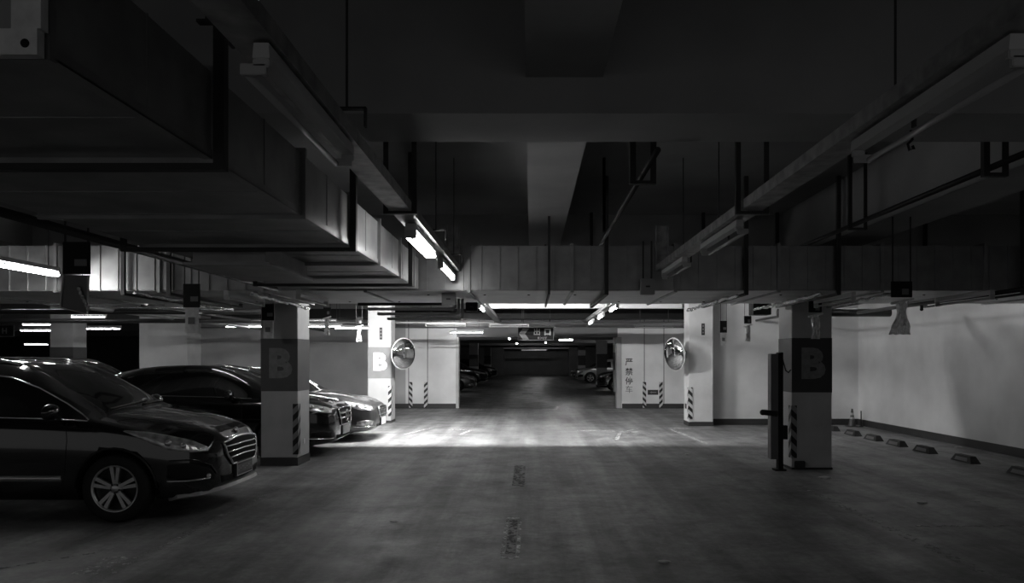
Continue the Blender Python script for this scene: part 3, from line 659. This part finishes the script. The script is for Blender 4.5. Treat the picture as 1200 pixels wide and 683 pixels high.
# ------------------------------------------------------------------ cars
def cat(p, q, r, s, t):
    return .5*((2*q)+(-p+r)*t+(2*p-5*q+4*r-s)*t*t+(-p+3*q-3*r+s)*t*t*t)
def car_body(st, hood_i, head_i, rear_i, tail_i, nx=4, ns=4, pillars=(), wheels=(), wr=.37, paint=None, name='body', root=None, tail=True):
    """st rows: x,w,zb,zs,y5,z5,zc  front to back.  returns bvh and objects"""
    S = []; idx = []
    n = len(st)
    for i in range(n-1):
        a, b_, c, d = st[max(i-1, 0)], st[i], st[i+1], st[min(i+2, n-1)]
        for k in range(nx):
            t = k/nx
            # x linear-ish, others catmull
            S.append([b_[0]+(c[0]-b_[0])*t]+[cat(a[j], b_[j], c[j], d[j], t) for j in range(1, 7)]); idx.append(i+t)
    S.append(list(st[-1])); idx.append(n-1)
    bm = bmesh.new(); rings = []
    for (x, w, zb, zs, y5, z5, zc) in S:
        P = [(0, zb), (.8*w, zb), (.955*w, zb+.07), (w, zb+.42*(zs-zb)), (.995*w, zb+.78*(zs-zb)), (.945*w, zs), (y5, z5), (y5*.55, z5+(zc-z5)*.72), (0, zc)]
        Q = []
        m_ = len(P)
        for i in range(m_-1):
            a, b_, c, d = P[max(i-1, 0)], P[i], P[i+1], P[min(i+2, m_-1)]
            if i == 0: a = (-P[1][0], P[1][1])
            if i == m_-2: d = (-P[m_-2][0], P[m_-2][1])
            if i == 5: a = (P[5][0]*1.0+(P[5][0]-P[6][0])*.6, P[5][1]-(P[6][1]-P[5][1])*.6)     # crisp belt line
            for k in range(ns):
                t = k/ns; Q.append((cat(a[0], b_[0], c[0], d[0], t), cat(a[1], b_[1], c[1], d[1], t)))
        Q.append(P[-1])
        full = [(x, -y, z) for (y, z) in Q] + [(x, y, z) for (y, z) in Q[-2:0:-1]]
        rings.append([bm.verts.new(p) for p in full])
    K = len(rings[0]); nq = 8*ns     # index nq is roof centre
    def row(k): return k if k <= nq else K-k      # mirrored index
    for a in range(len(rings)-1):
        A, B = rings[a], rings[a+1]; ia = (idx[a]+idx[a+1])/2; xm = (S[a][0]+S[a+1][0])/2
        for k in range(K):
            f = bm.faces.new((A[k], B[k], B[(k+1) % K], A[(k+1) % K])); f.smooth = True
            rr = (row(k)+row((k+1) % K))/2/ns if (k+1) % K else row(k)/ns/2
            mi = 0
            if 5.05 < rr < 6-.26 and hood_i+.3 < ia < rear_i and not any(p0 < xm < p1 for p0, p1 in pillars): mi = 2 if k < nq else 3
            if rr > 6.0+.24 and hood_i < ia < head_i: mi = 1
            if rr > 6.0+.24 and rear_i < ia < tail_i: mi = 4
            f.material_index = mi
    f = bm.faces.new(rings[0]); f2 = bm.faces.new(rings[-1][::-1])
    bmesh.ops.recalc_face_normals(bm, faces=bm.faces)
    me = bpy.data.meshes.new('hull'); bm.to_mesh(me); bm.free()
    mats = [paint, M['glass'], M['glass'], M['glass'], M['glass'], M['arch']]
    for mm in mats: me.materials.append(mm)
    hull = bpy.data.objects.new('hull', me); COL.objects.link(hull)
    bvh = BVHTree.FromPolygons([v.co.copy() for v in me.vertices], [list(p.vertices) for p in me.polygons])
    cut = MB()
    for (wx, wy) in wheels:
        for s in (-1, 1):
            prof = [(.0005, s*(wy-.30)), (wr, s*(wy-.30)), (wr, s*(wy+.3)), (.0005, s*(wy+.3))]
            cut.lathe(prof, 36, 'y', (wx, 0, .335))
    bmesh.ops.remove_doubles(cut.bm, verts=cut.bm.verts, dist=.002)
    for f in cut.bm.faces: f.material_index = 5
    bmesh.ops.recalc_face_normals(cut.bm, faces=cut.bm.faces)
    cme = bpy.data.meshes.new('cut'); cut.bm.to_mesh(cme); cut.bm.free()
    for mm in mats: cme.materials.append(mm)
    cob = bpy.data.objects.new('cut', cme); COL.objects.link(cob)
    md = hull.modifiers.new('b', 'BOOLEAN'); md.operation = 'DIFFERENCE'; md.object = cob; md.solver = 'EXACT'
    dg = bpy.context.evaluated_depsgraph_get(); dg.update()
    res = bpy.data.meshes.new_from_object(hull.evaluated_get(dg))
    bpy.data.objects.remove(hull); bpy.data.objects.remove(cob)
    names = {0: 'body', 1: 'windscreen', 2: 'side_windows', 3: 'side_windows', 4: 'rear_window'}
    for mi in (0, 1, 2, 3, 4):
        bm = bmesh.new(); bm.from_mesh(res)
        keep = (0, 5) if mi == 0 else (mi,)
        bmesh.ops.delete(bm, geom=[f for f in bm.faces if f.material_index not in keep], context='FACES')
        if not bm.faces: bm.free(); continue
        for f in bm.faces: f.material_index = 1 if f.material_index == 5 else 0
        m2 = bpy.data.meshes.new(names[mi]); bm.to_mesh(m2); bm.free()
        m2.materials.append(paint if mi == 0 else M['glass'])
        if mi == 0: m2.materials.append(M['arch'])
        link(names[mi], m2, root)
    return bvh

def proj(bvh, p, d, off):
    d = Vector(d).normalized(); p = Vector(p); o = p-d*3
    h = bvh.ray_cast(o, d, 8)
    if h[0] is None: return None
    return h[0]-d*off
def strip(bvh, top, bot, d, m, name, root, off=.006, th=.012, nu=14, nv=5, smooth=True):
    def sample(L, t):
        t *= len(L)-1; i = min(int(t), len(L)-2); return Vector(L[i]).lerp(Vector(L[i+1]), t-i)
    b = MB(); bm = b.bm; G = []; D = Vector(d).normalized()
    for i in range(nu+1):
        A, B = sample(top, i/nu), sample(bot, i/nu); r_ = []
        for j in range(nv+1):
            q = proj(bvh, A.lerp(B, j/nv), d, off); r_.append(q)
        G.append(r_)
    last = None
    for r_ in G:
        for j in range(len(r_)):
            if r_[j] is None: r_[j] = next((q for q in r_ if q is not None), None)
    G = [r_ for r_ in G if all(q is not None for q in r_)]
    if len(G) < 2: b.bm.free(); return None
    V = [[bm.verts.new(q) for q in r_] for r_ in G]; Wv = [[bm.verts.new(q+D*(off+th)) for q in r_] for r_ in G]
    n, mm = len(G)-1, len(G[0])-1
    for i in range(n):
        for j in range(mm):
            bm.faces.new((V[i][j], V[i+1][j], V[i+1][j+1], V[i][j+1])); bm.faces.new((Wv[i][j], Wv[i][j+1], Wv[i+1][j+1], Wv[i+1][j]))
    for i in range(n):
        bm.faces.new((V[i][0], Wv[i][0], Wv[i+1][0], V[i+1][0])); bm.faces.new((V[i][mm], V[i+1][mm], Wv[i+1][mm], Wv[i][mm]))
    for j in range(mm):
        bm.faces.new((V[0][j], V[0][j+1], Wv[0][j+1], Wv[0][j])); bm.faces.new((V[n][j], Wv[n][j], Wv[n][j+1], V[n][j+1]))
    return b.build(name, m, root, smooth)
def trimline(bvh, pts, d, r_, m, name, root, off=.002, sub=6):
    out = []
    for a, c in zip(pts, pts[1:]):
        for k in range(sub): out.append(Vector(a).lerp(Vector(c), k/sub))
    out.append(Vector(pts[-1])); q = [proj(bvh, p, d, off) for p in out]; q = [p for p in q if p is not None]
    if len(q) < 2: return None
    return MB().tube(q, r_, 8).build(name, m, root, True)

def wheel(root, x, y, side, R_=.335, rim=.225, spokes=5, detail=True):
    """side -1: faces -y"""
    w = .20
    t = MB(); s = side
    prof = [(rim-.005, .0), (rim, -.005), (rim+.03, -.012), (R_-.03, -.008), (R_-.006, .015), (R_, .05), (R_, w-.05), (R_-.006, w-.015), (R_-.03, w), (rim, w), (rim-.02, w-.02), (rim-.02, .02), (rim-.005, 0)]
    t.lathe([(a, -s*b_) for a, b_ in prof], 40)
    o = t.build('wheel', M['tyre'], root, True); o.location = (x, y, R_)
    q = MB(); q.lathe([(rim+.004, s*.006), (rim-.012, s*.004), (rim-.018, -s*.03), (rim-.03, -s*.10)], 40); q.build('rim', M['alloy'], o, True)
    MB().lathe([(.0005, -s*.09), (rim-.03, -s*.09)], 30).build('brake_disc', M['plastic'], o)
    b = MB()
    for k in range(spokes):
        a0 = 2*PI*k/spokes+PI/2
        for da in (-.16, .16):
            p0 = (math.cos(a0+da*1.4)*.045, math.sin(a0+da*1.4)*.045); p1 = (math.cos(a0+da)*(rim-.012), math.sin(a0+da)*(rim-.012))
            dx, dz = p1[0]-p0[0], p1[1]-p0[1]; l_ = math.hypot(dx, dz); nx_, nz_ = -dz/l_, dx/l_
            wa, wb = .013, .019
            b.poly([(p0[0]+nx_*wa, -s*.006, p0[1]+nz_*wa), (p0[0]-nx_*wa, -s*.006, p0[1]-nz_*wa), (p1[0]-nx_*wb, -s*.001, p1[1]-nz_*wb), (p1[0]+nx_*wb, -s*.001, p1[1]+nz_*wb)], (0, -s*.03, 0))
    b.build('spokes', M['alloy'], o)
    MB().lathe([(.0005, s*.006), (.028, s*.004), (.055, -s*.008), (.06, -s*.05)], 20).build('hub_cap', M['alloy'], o, True)
    if detail:
        g = MB()
        for k in range(5): a0 = 2*PI*(k+.5)/5+PI/2; g.sphere((math.cos(a0)*.044, s*.001, math.sin(a0)*.044), .009, (1, .6, 1), 8, 6)
        g.build('wheel_bolts', M['plastic'], o)

def mirror_pod(root, x, y, z, s, m):
    b = MB(); b.sphere((0, 0, 0), .1, (.75, 1.15, .82), 20, 14)
    for v in b.bm.verts:
        if v.co.x < -.02: v.co.x = -.02-(v.co.x+.02)*-.25
    o = b.build('door_mirror', m, root, True); o.location = (x, s*y, z)
    MB().tube([(0, -s*.08, -.05), (0, -s*.17, -.08)], .022, 8).build('mirror_stalk', M['plastic'], o)
    return o

SUV = [(0, .34, .40, .60, .22, .69, .70), (-.03, .54, .31, .64, .36, .76, .775), (-.10, .69, .25, .69, .46, .82, .84), (-.24, .80, .22, .76, .54, .875, .90), (-.45, .88, .21, .85, .59, .935, .965), (-.75, .915, .20, .93, .62, .99, 1.02),
       (-1.02, .92, .20, .98, .66, 1.03, 1.06), (-1.12, .92, .20, .995, .70, 1.06, 1.09), (-1.5, .92, .20, 1.02, .665, 1.27, 1.31), (-1.9, .92, .20, 1.035, .63, 1.46, 1.51), (-2.2, .92, .20, 1.045, .61, 1.53, 1.575), (-2.7, .92, .20, 1.06, .60, 1.555, 1.61), (-3.3, .92, .20, 1.08, .60, 1.55, 1.61),
       (-3.75, .91, .21, 1.09, .58, 1.50, 1.55), (-4.0, .89, .23, 1.09, .57, 1.38, 1.43), (-4.22, .87, .26, 1.06, .60, 1.14, 1.17), (-4.30, .82, .30, .95, .55, .99, 1.01), (-4.37, .64, .38, .80, .4, .86, .87)]
def make_suv(name, label, paint, loc, rz=0):
    r = thing(name, label, 'car', loc, rz)
    bv = car_body(SUV, 7, 10, 13.6, 15, pillars=((-2.42, -2.32), (-3.42, -3.34), (-1.62, -1.58)), wheels=((-.90, .92), (-3.52, .92)), wr=.385, paint=paint, root=r)
    for x in (-.90, -3.52):
        wheel(r, x, -.905, -1); wheel(r, x, .905, 1)
    for s in (-1, 1):
        dS = (0, -s, 0)                                  # ray towards body side
        # window chrome arc
        trimline(bv, [(-1.18, s*1, 1.005), (-1.45, s, 1.16), (-1.75, s, 1.31), (-2.05, s, 1.415), (-2.5, s, 1.475), (-3.1, s, 1.47), (-3.6, s, 1.40), (-3.8, s, 1.3)], dS, .0085, M['chrome'], 'window_trim', r)
        trimline(bv, [(-1.18, s, .995), (-1.6, s, 1.015), (-2.6, s, 1.045), (-3.8, s, 1.08)], dS, .0075, M['chrome'], 'belt_trim', r)
        # roof rail
        q = [proj(bv, (x, s*.56, 2), (0, 0, -1), .035) for x in (-2.05, -2.3, -2.7, -3.2, -3.6)]
        q[0].z -= .03; q[-1].z -= .03
        MB().tube(q, .016, 8).build('roof_rail', M['chrome'], r, True)
        strip(bv, [(-1.42, s, .46), (-2.3, s, .46), (-3.05, s, .46)], [(-1.42, s, .405), (-2.3, s, .405), (-3.05, s, .405)], dS, M['alloy'], 'sill_trim', r, off=.012, nu=18, nv=2)
        # wheel arch lip
        pts = [(-.90+.395*math.cos(a), s, .335+.395*math.sin(a)) for a in [PI*k/14 for k in range(15)]]
        trimline(bv, pts, dS, .012, M['plastic'], 'arch_lip', r, sub=1)
        pts = [(-3.52+.395*math.cos(a), s, .335+.395*math.sin(a)) for a in [PI*k/14 for k in range(15)]]
        trimline(bv, pts, dS, .012, M['plastic'], 'arch_lip', r, sub=1)
        # door gaps
        trimline(bv, [(-1.38, s, .98), (-1.36, s, .8), (-1.38, s, .5), (-1.42, s, .36)], dS, .004, M['arch'], 'door_gap', r, off=-.001)
        trimline(bv, [(-2.37, s, 1.03), (-2.38, s, .7), (-2.36, s, .36)], dS, .004, M['arch'], 'door_gap', r, off=-.001)
        for hx in (-2.15, -3.1):
            trimline(bv, [(hx, s, .90), (hx-.16, s, .905)], dS, .013, M['chrome'], 'door_handle', r, off=.012, sub=4)
        # headlight wraps round the corner
        dH = (-.75, -s*.66, 0)
        hl = strip(bv, [(-.80, s*.90, .905), (-.55, s*.88, .885), (-.38, s*.82, .845), (-.22, s*.72, .79), (-.13, s*.61, .715)], [(-.80, s*.92, .895), (-.60, s*.90, .80), (-.42, s*.86, .71), (-.26, s*.76, .675), (-.13, s*.62, .675)], dH, M['lens'], 'headlight', r, off=.008, nu=18, nv=5)
        for (hx, hy, hz, hr) in ((-.42, .84, .775, .035), (-.30, .78, .745, .03), (-.20, .69, .715, .02)):
            q = proj(bv, (hx, s*hy, hz), dH, .006)
            if q is not None: MB().sphere(q, hr, (1, 1, 1), 12, 8).build('projector', M['lens_in'], hl, True)
        # fog lamp recess with chrome bar
        strip(bv, [(-.42, s*.86, .56), (-.24, s*.76, .57), (-.12, s*.62, .50), (-.08, s*.56, .42)], [(-.42, s*.86, .43), (-.24, s*.77, .40), (-.12, s*.66, .385), (-.08, s*.58, .38)], dH, M['arch'], 'fog_recess', r, off=.005)
        trimline(bv, [(-.42, s*.86, .40), (-.26, s*.78, .395), (-.10, s*.64, .405)], dH, .010, M['chrome'], 'fog_bar', r, off=.012)
        q = proj(bv, (-.12, s*.64, .43), dH, .008); MB().sphere(q, .026, (1, 1, 1), 12, 8).build('fog_lamp', M['lens_in'], r, True)
        trimline(bv, [(-.40, s*.86, .60), (-.22, s*.74, .60), (-.10, s*.62, .53), (-.07, s*.55, .44)], dH, .008, paint, 'recess_lip', r, off=.008)
        mirror_pod(r, -1.46, 1.02, 1.09, s, paint)
    F = (-1, 0, 0)
    # grille: dark opening, chrome surround, slats
    tp = [(.2, -.44, .735), (.2, -.2, .765), (.2, 0, .775), (.2, .2, .765), (.2, .44, .735)]; bt = [(.2, -.30, .50), (.2, -.15, .485), (.2, 0, .48), (.2, .15, .485), (.2, .30, .50)]
    gr = strip(bv, tp, bt, F, M['arch'], 'grille', r, off=.010, nu=20, nv=6)
    trimline(bv, tp+[(.2, .40, .60), (.2, .30, .49)]+bt[::-1][1:]+[(.2, -.40, .60), (.2, -.44, .735)], F, .013, M['chrome'], 'grille_surround', gr, off=.016, sub=4)
    for z, wy in ((.69, .415), (.63, .39), (.57, .35)): trimline(bv, [(.2, -wy, z), (.2, 0, z+.01), (.2, wy, z)], F, .0095, M['chrome'], 'grille_bar', gr, off=.018, sub=8)
    q = proj(bv, (-.06, 0, .84), (-.6, 0, -.8), .01); MB().sphere((q.x, 0, q.z), .045, (.6, .8, .8), 14, 8).build('bonnet_badge', M['chrome'], r, True)
    # plate
    MB().box(.015, .03, -.22, .22, .355, .495, .003).build('number_plate', M['plate'], r)
    pt = None
    pl = MB()
    for i in range(7):
        y = -.175+i*.058
        pl.box(.030, .0315, y-.018, y-.010, .385, .465).box(.030, .0315, y+.010, y+.018, .385, .465).box(.030, .0315, y-.018, y+.018, .42+.015*(i % 3-1), .43+.015*(i % 3-1))
    pl.build('plate_characters', M['plate_w'], r)
    MB().box(.029, .032, -.222, .222, .353, .362).box(.029, .032, -.222, .222, .488, .497).box(.029, .032, -.222, -.213, .353, .497).box(.029, .032, .213, .222, .353, .497).build('plate_frame', M['alloy'], r)
    MB().box(-.02, .016, -.24, .24, .345, .505, .004).build('plate_carrier', M['plastic'], r)
    # lower intake and skid plate
    strip(bv, [(.2, -.50, .40), (.2, 0, .36), (.2, .50, .40)], [(.2, -.48, .33), (.2, 0, .315), (.2, .48, .33)], F, M['arch'], 'lower_intake', r, off=.006)
    pts = [(-.34, -.80, .22), (-.16, -.70, .235), (-.03, -.50, .255), (.035, -.25, .275), (.05, 0, .28), (.035, .25, .275), (-.03, .50, .255), (-.16, .70, .235), (-.34, .80, .22)]
    b = MB(); bm = b.bm; A = []
    for (x, y, z) in pts:
        A.append([bm.verts.new(p) for p in ((x, y, z+.035), (x+.012, y*1.01, z), (x-.10, y*.95, z-.035), (x-.12, y*.92, z+.02))])
    for P, Q in zip(A, A[1:]):
        for k in range(4): bm.faces.new((P[k], Q[k], Q[(k+1) % 4], P[(k+1) % 4]))
    bm.faces.new(A[0]); bm.faces.new(A[-1][::-1])
    b.build('skid_plate', M['alloy'], r)
    # bonnet shut line, wiper
    for s in (-1, 1): trimline(bv, [(-.20, s*.50, 1), (-.5, s*.60, 1), (-1.0, s*.68, 1.2)], (0, 0, -1), .004, M['arch'], 'bonnet_gap', r, off=-.001)
    trimline(bv, [(-1.14, -.55, 2), (-1.17, 0, 2), (-1.22, .35, 2)], (0, 0, -1), .008, M['plastic'], 'wiper', r, off=.012)
    trimline(bv, [(-1.14, .1, 2), (-1.2, .65, 2)], (0, 0, -1), .008, M['plastic'], 'wiper', r, off=.012)
    for s in (-1, 1):
        strip(bv, [(-4.15, s*.86, .98), (-4.3, s*.6, .98)], [(-4.15, s*.86, .82), (-4.34, s*.6, .82)], (1, -s*.5, 0), M['lens'], 'tail_light', r, nu=8, nv=3)
    return r
suv = make_suv('parked_car', 'near black crossover car with five double spoke wheels parked at left', M['cblack'], (-3.17, 8.25, 0))

SED = [(0, .36, .36, .54, .24, .60, .61), (-.03, .56, .28, .58, .38, .66, .675), (-.10, .70, .22, .62, .48, .70, .72), (-.26, .81, .19, .69, .56, .77, .79), (-.50, .87, .18, .77, .60, .84, .865), (-.85, .895, .17, .84, .63, .90, .93),
       (-1.15, .90, .17, .89, .66, .935, .965), (-1.28, .90, .17, .90, .69, .96, .985), (-1.65, .90, .17, .92, .64, 1.15, 1.19), (-2.0, .90, .17, .935, .59, 1.30, 1.34), (-2.35, .90, .17, .945, .57, 1.385, 1.43), (-2.8, .90, .17, .955, .56, 1.40, 1.455), (-3.2, .90, .17, .965, .56, 1.36, 1.41),
       (-3.55, .895, .18, .97, .58, 1.24, 1.28), (-3.95, .88, .19, .97, .64, 1.04, 1.06), (-4.35, .86, .21, .94, .62, .99, 1.01), (-4.55, .80, .25, .86, .55, .92, .94), (-4.62, .62, .34, .74, .4, .78, .79)]
def make_sedan(st, label, paint, loc, rz=0, benz=False, zsc=1.0, hood=(7, 10, 12.3, 14), pil=((-2.55, -2.45),), wh=(-.92, -3.62)):
    r = thing('parked_car', label, 'car', loc, rz)
    k = zsc
    bv = car_body(st, *hood, pillars=pil, wheels=((wh[0], .9), (wh[1], .9)), wr=.37, paint=paint, root=r)
    for x in wh: wheel(r, x, -.885, -1, R_=.325, detail=False); wheel(r, x, .885, 1, R_=.325, detail=False)
    nose = st[1][5]   # z5 near the nose
    for s in (-1, 1):
        dH = (-.8, -s*.6, 0); dS = (0, -s, 0)
        zt = nose+.035; 
        hl = strip(bv, [(-.62, s*.87, zt+.10*k), (-.42, s*.84, zt+.085*k), (-.25, s*.76, zt+.05), (-.12, s*.62, zt+.0), (-.08, s*.56, zt-.03)], [(-.62, s*.88, zt+.07*k), (-.46, s*.86, zt-.02), (-.28, s*.79, zt-.075), (-.14, s*.66, zt-.095), (-.09, s*.58, zt-.09)], dH, M['lens'], 'headlight', r, off=.008, nu=14, nv=4)
        for (hx, hy, hz, hr) in ((-.34, .80, zt+.005, .04), (-.2, .71, zt-.025, .035)):
            q = proj(bv, (hx, s*hy, hz), dH, .005)
            if q is not None: MB().sphere(q, hr, (1, 1, 1), 12, 8).build('projector', M['lens_in'], hl, True)
        strip(bv, [(-.34, s*.82, .40*k), (-.2, s*.73, .42*k), (-.09, s*.60, .40*k)], [(-.34, s*.83, .33*k), (-.2, s*.75, .31*k), (-.09, s*.62, .31*k)], dH, M['lens'] if not benz else M['arch'], 'fog_lamp', r, off=.008)
        trimline(bv, [(-.40, s*.84, .30*k), (-.2, s*.75, .29*k), (-.06, s*.55, .29*k)], dH, .009, M['chrome'], 'bumper_trim', r, off=.01)
        bz = st[8][3]; rz_ = st[11][5]
        trimline(bv, [(-1.30, s, bz+.0), (-1.8, s, bz+.02), (-2.6, s, bz+.04), (-3.4, s, bz+.05)], dS, .006, M['chrome'], 'belt_trim', r)
        trimline(bv, [(-1.45, s, bz-.03), (-1.43, s, .6), (-1.46, s, .35)], dS, .004, M['arch'], 'door_gap', r, off=-.001)
        trimline(bv, [(-2.5, s, bz), (-2.5, s, .6), (-2.48, s, .35)], dS, .004, M['arch'], 'door_gap', r, off=-.001)
        for hx in (-2.28, -3.2): trimline(bv, [(hx, s, bz-.13), (hx-.15, s, bz-.125)], dS, .012, paint, 'door_handle', r, off=.012, sub=3)
        mirror_pod(r, -1.62, .99, bz+.06, s, paint)
        strip(bv, [(-4.35, s*.86, bz-.04), (-4.52, s*.6, bz-.06)], [(-4.35, s*.86, bz-.18), (-4.55, s*.6, bz-.18)], (1, -s*.5, 0), M['lens'], 'tail_light', r, nu=8, nv=3)
    F = (-1, 0, 0); gt = nose+.0; gb = nose-(.26 if benz else .20)*k
    tp = [(.2, -.40, gt-.01), (.2, 0, gt+.01), (.2, .40, gt-.01)]; bt = [(.2, -.32, gb), (.2, 0, gb-.01), (.2, .32, gb)]
    gr = strip(bv, tp, bt, F, M['arch'], 'grille', r, off=.01)
    trimline(bv, tp+bt[::-1]+[tp[0]], F, .012, M['chrome'], 'grille_surround', gr, off=.016)
    for f in ((.3, .6) if benz else (.2, .4, .6, .8)): trimline(bv, [(.2, -.37, gt+(gb-gt)*f), (.2, .37, gt+(gb-gt)*f)], F, .018 if benz else .006, M['chrome'], 'grille_bar', gr, off=.018)
    if benz:
        q = proj(bv, (.2, 0, (gt+gb)/2), F, .03)
        t = MB(); t.lathe([(.085, 0), (.095, .01), (.105, 0), (.095, -.01), (.085, 0)], 24, 'x', q)
        for a in (PI/2, PI/2+2*PI/3, PI/2+4*PI/3): t.tube([q, q+Vector((0, math.cos(a)*.09, math.sin(a)*.09))], .009, 6)
        t.build('grille_emblem', M['chrome'], gr)
    MB().box(.01, .026, -.22, .22, gb-.17, gb-.03, .003).build('number_plate', M['card'], r)
    MB().box(-.03, .011, -.23, .23, gb-.18, gb-.02, .004).build('plate_carrier', M['plastic'], r)
    strip(bv, [(.2, -.48, .33*k), (.2, 0, .31*k), (.2, .48, .33*k)], [(.2, -.46, .27*k), (.2, 0, .26*k), (.2, .46, .27*k)], F, M['arch'], 'lower_intake', r)
    for s in (-1, 1): trimline(bv, [(-.20, s*.50, 1), (-.5, s*.60, 1), (-1.1, s*.68, 1.2)], (0, 0, -1), .004, M['arch'], 'bonnet_gap', r, off=-.001)
    return r
# tall dark people carrier (second car)
def rescale(st, f0, f1):
    """raise bonnet and roof"""
    out = []
    for (x, w, zb, zs, y5, z5, zc) in st: out.append((x, w, zb, zs*f0, y5, z5*f1, zc*f1))
    return out
MPV = [(x, w, zb, zs, y5, z5, zc) for (x, w, zb, zs, y5, z5, zc) in [(0, .36, .36, .60, .24, .70, .71), (-.03, .56, .28, .66, .38, .78, .795), (-.10, .70, .23, .71, .48, .83, .85), (-.26, .81, .20, .79, .56, .90, .92), (-.50, .87, .19, .86, .60, .96, .985), (-.80, .895, .18, .92, .63, 1.01, 1.035),
       (-1.0, .90, .18, .95, .66, 1.035, 1.06), (-1.08, .90, .18, .96, .69, 1.06, 1.08), (-1.4, .90, .18, .97, .65, 1.23, 1.27), (-1.75, .90, .18, .98, .61, 1.37, 1.41), (-2.1, .90, .18, .99, .585, 1.45, 1.49), (-2.7, .90, .18, 1.0, .57, 1.455, 1.505), (-3.2, .90, .18, 1.01, .57, 1.42, 1.47),
       (-3.6, .895, .19, 1.02, .56, 1.35, 1.40), (-3.95, .88, .20, 1.02, .56, 1.22, 1.27), (-4.3, .86, .22, .99, .58, 1.05, 1.08), (-4.45, .80, .26, .90, .55, .94, .96), (-4.52, .62, .35, .76, .4, .8, .81)]]
car2 = make_sedan(MPV, 'dark hatchback with chrome badge grille standing behind the left near column', M['cblack'], (-3.20, 12.95, 0), benz=True, hood=(7, 10, 13.5, 15), pil=((-2.45, -2.35), (-3.4, -3.32)), wh=(-.88, -3.58), zsc=1.05)
car3 = make_sedan(SED, 'glossy black saloon with bright bonnet just left of the bright column', M['cgrey'], (-3.02, 15.3, 0))
# silver one deep at left and far aisle cars
car4 = make_suv('parked_car', 'silver car whose roof shows behind the near car roof at left', M['csilver'], (-8.45, 17.7, 0))
dup(car3, (-2.75, 37.6, 0), 0, 'first dark car beyond the opening on the left')
dup(suv, (-2.85, 63.0, 0), 0, 'farther dark car beyond the opening on the left')
dup(suv, (-2.75, 47.5, 0), 0, 'middle dark car beyond the opening on the left')
dup(car4, (3.15, 52, 0), PI, 'silver car beyond the opening on the right')
dup(car2, (3.35, 38.0, 0), PI, 'first black car beyond the opening on the right')
dup(car3, (3.3, 60.5, 0), PI, 'farthest dark car beyond the opening on the right')

# ------------------------------------------------------------------ world / colour
wd = bpy.data.worlds.new('world'); SC.world = wd; wd.use_nodes = True
wd.node_tree.nodes['Background'].inputs[0].default_value = (1, 1, 1, 1); wd.node_tree.nodes['Background'].inputs[1].default_value = .19
SC.view_settings.view_transform = 'Standard'; SC.view_settings.look = 'None'; SC.view_settings.exposure = 0
SC.cycles.use_denoising = True
SC.cycles.max_bounces = 7; SC.cycles.diffuse_bounces = 4; SC.cycles.caustics_reflective = False; SC.cycles.caustics_refractive = False
SC.cycles.sample_clamp_indirect = 4.0; SC.cycles.use_light_tree = True
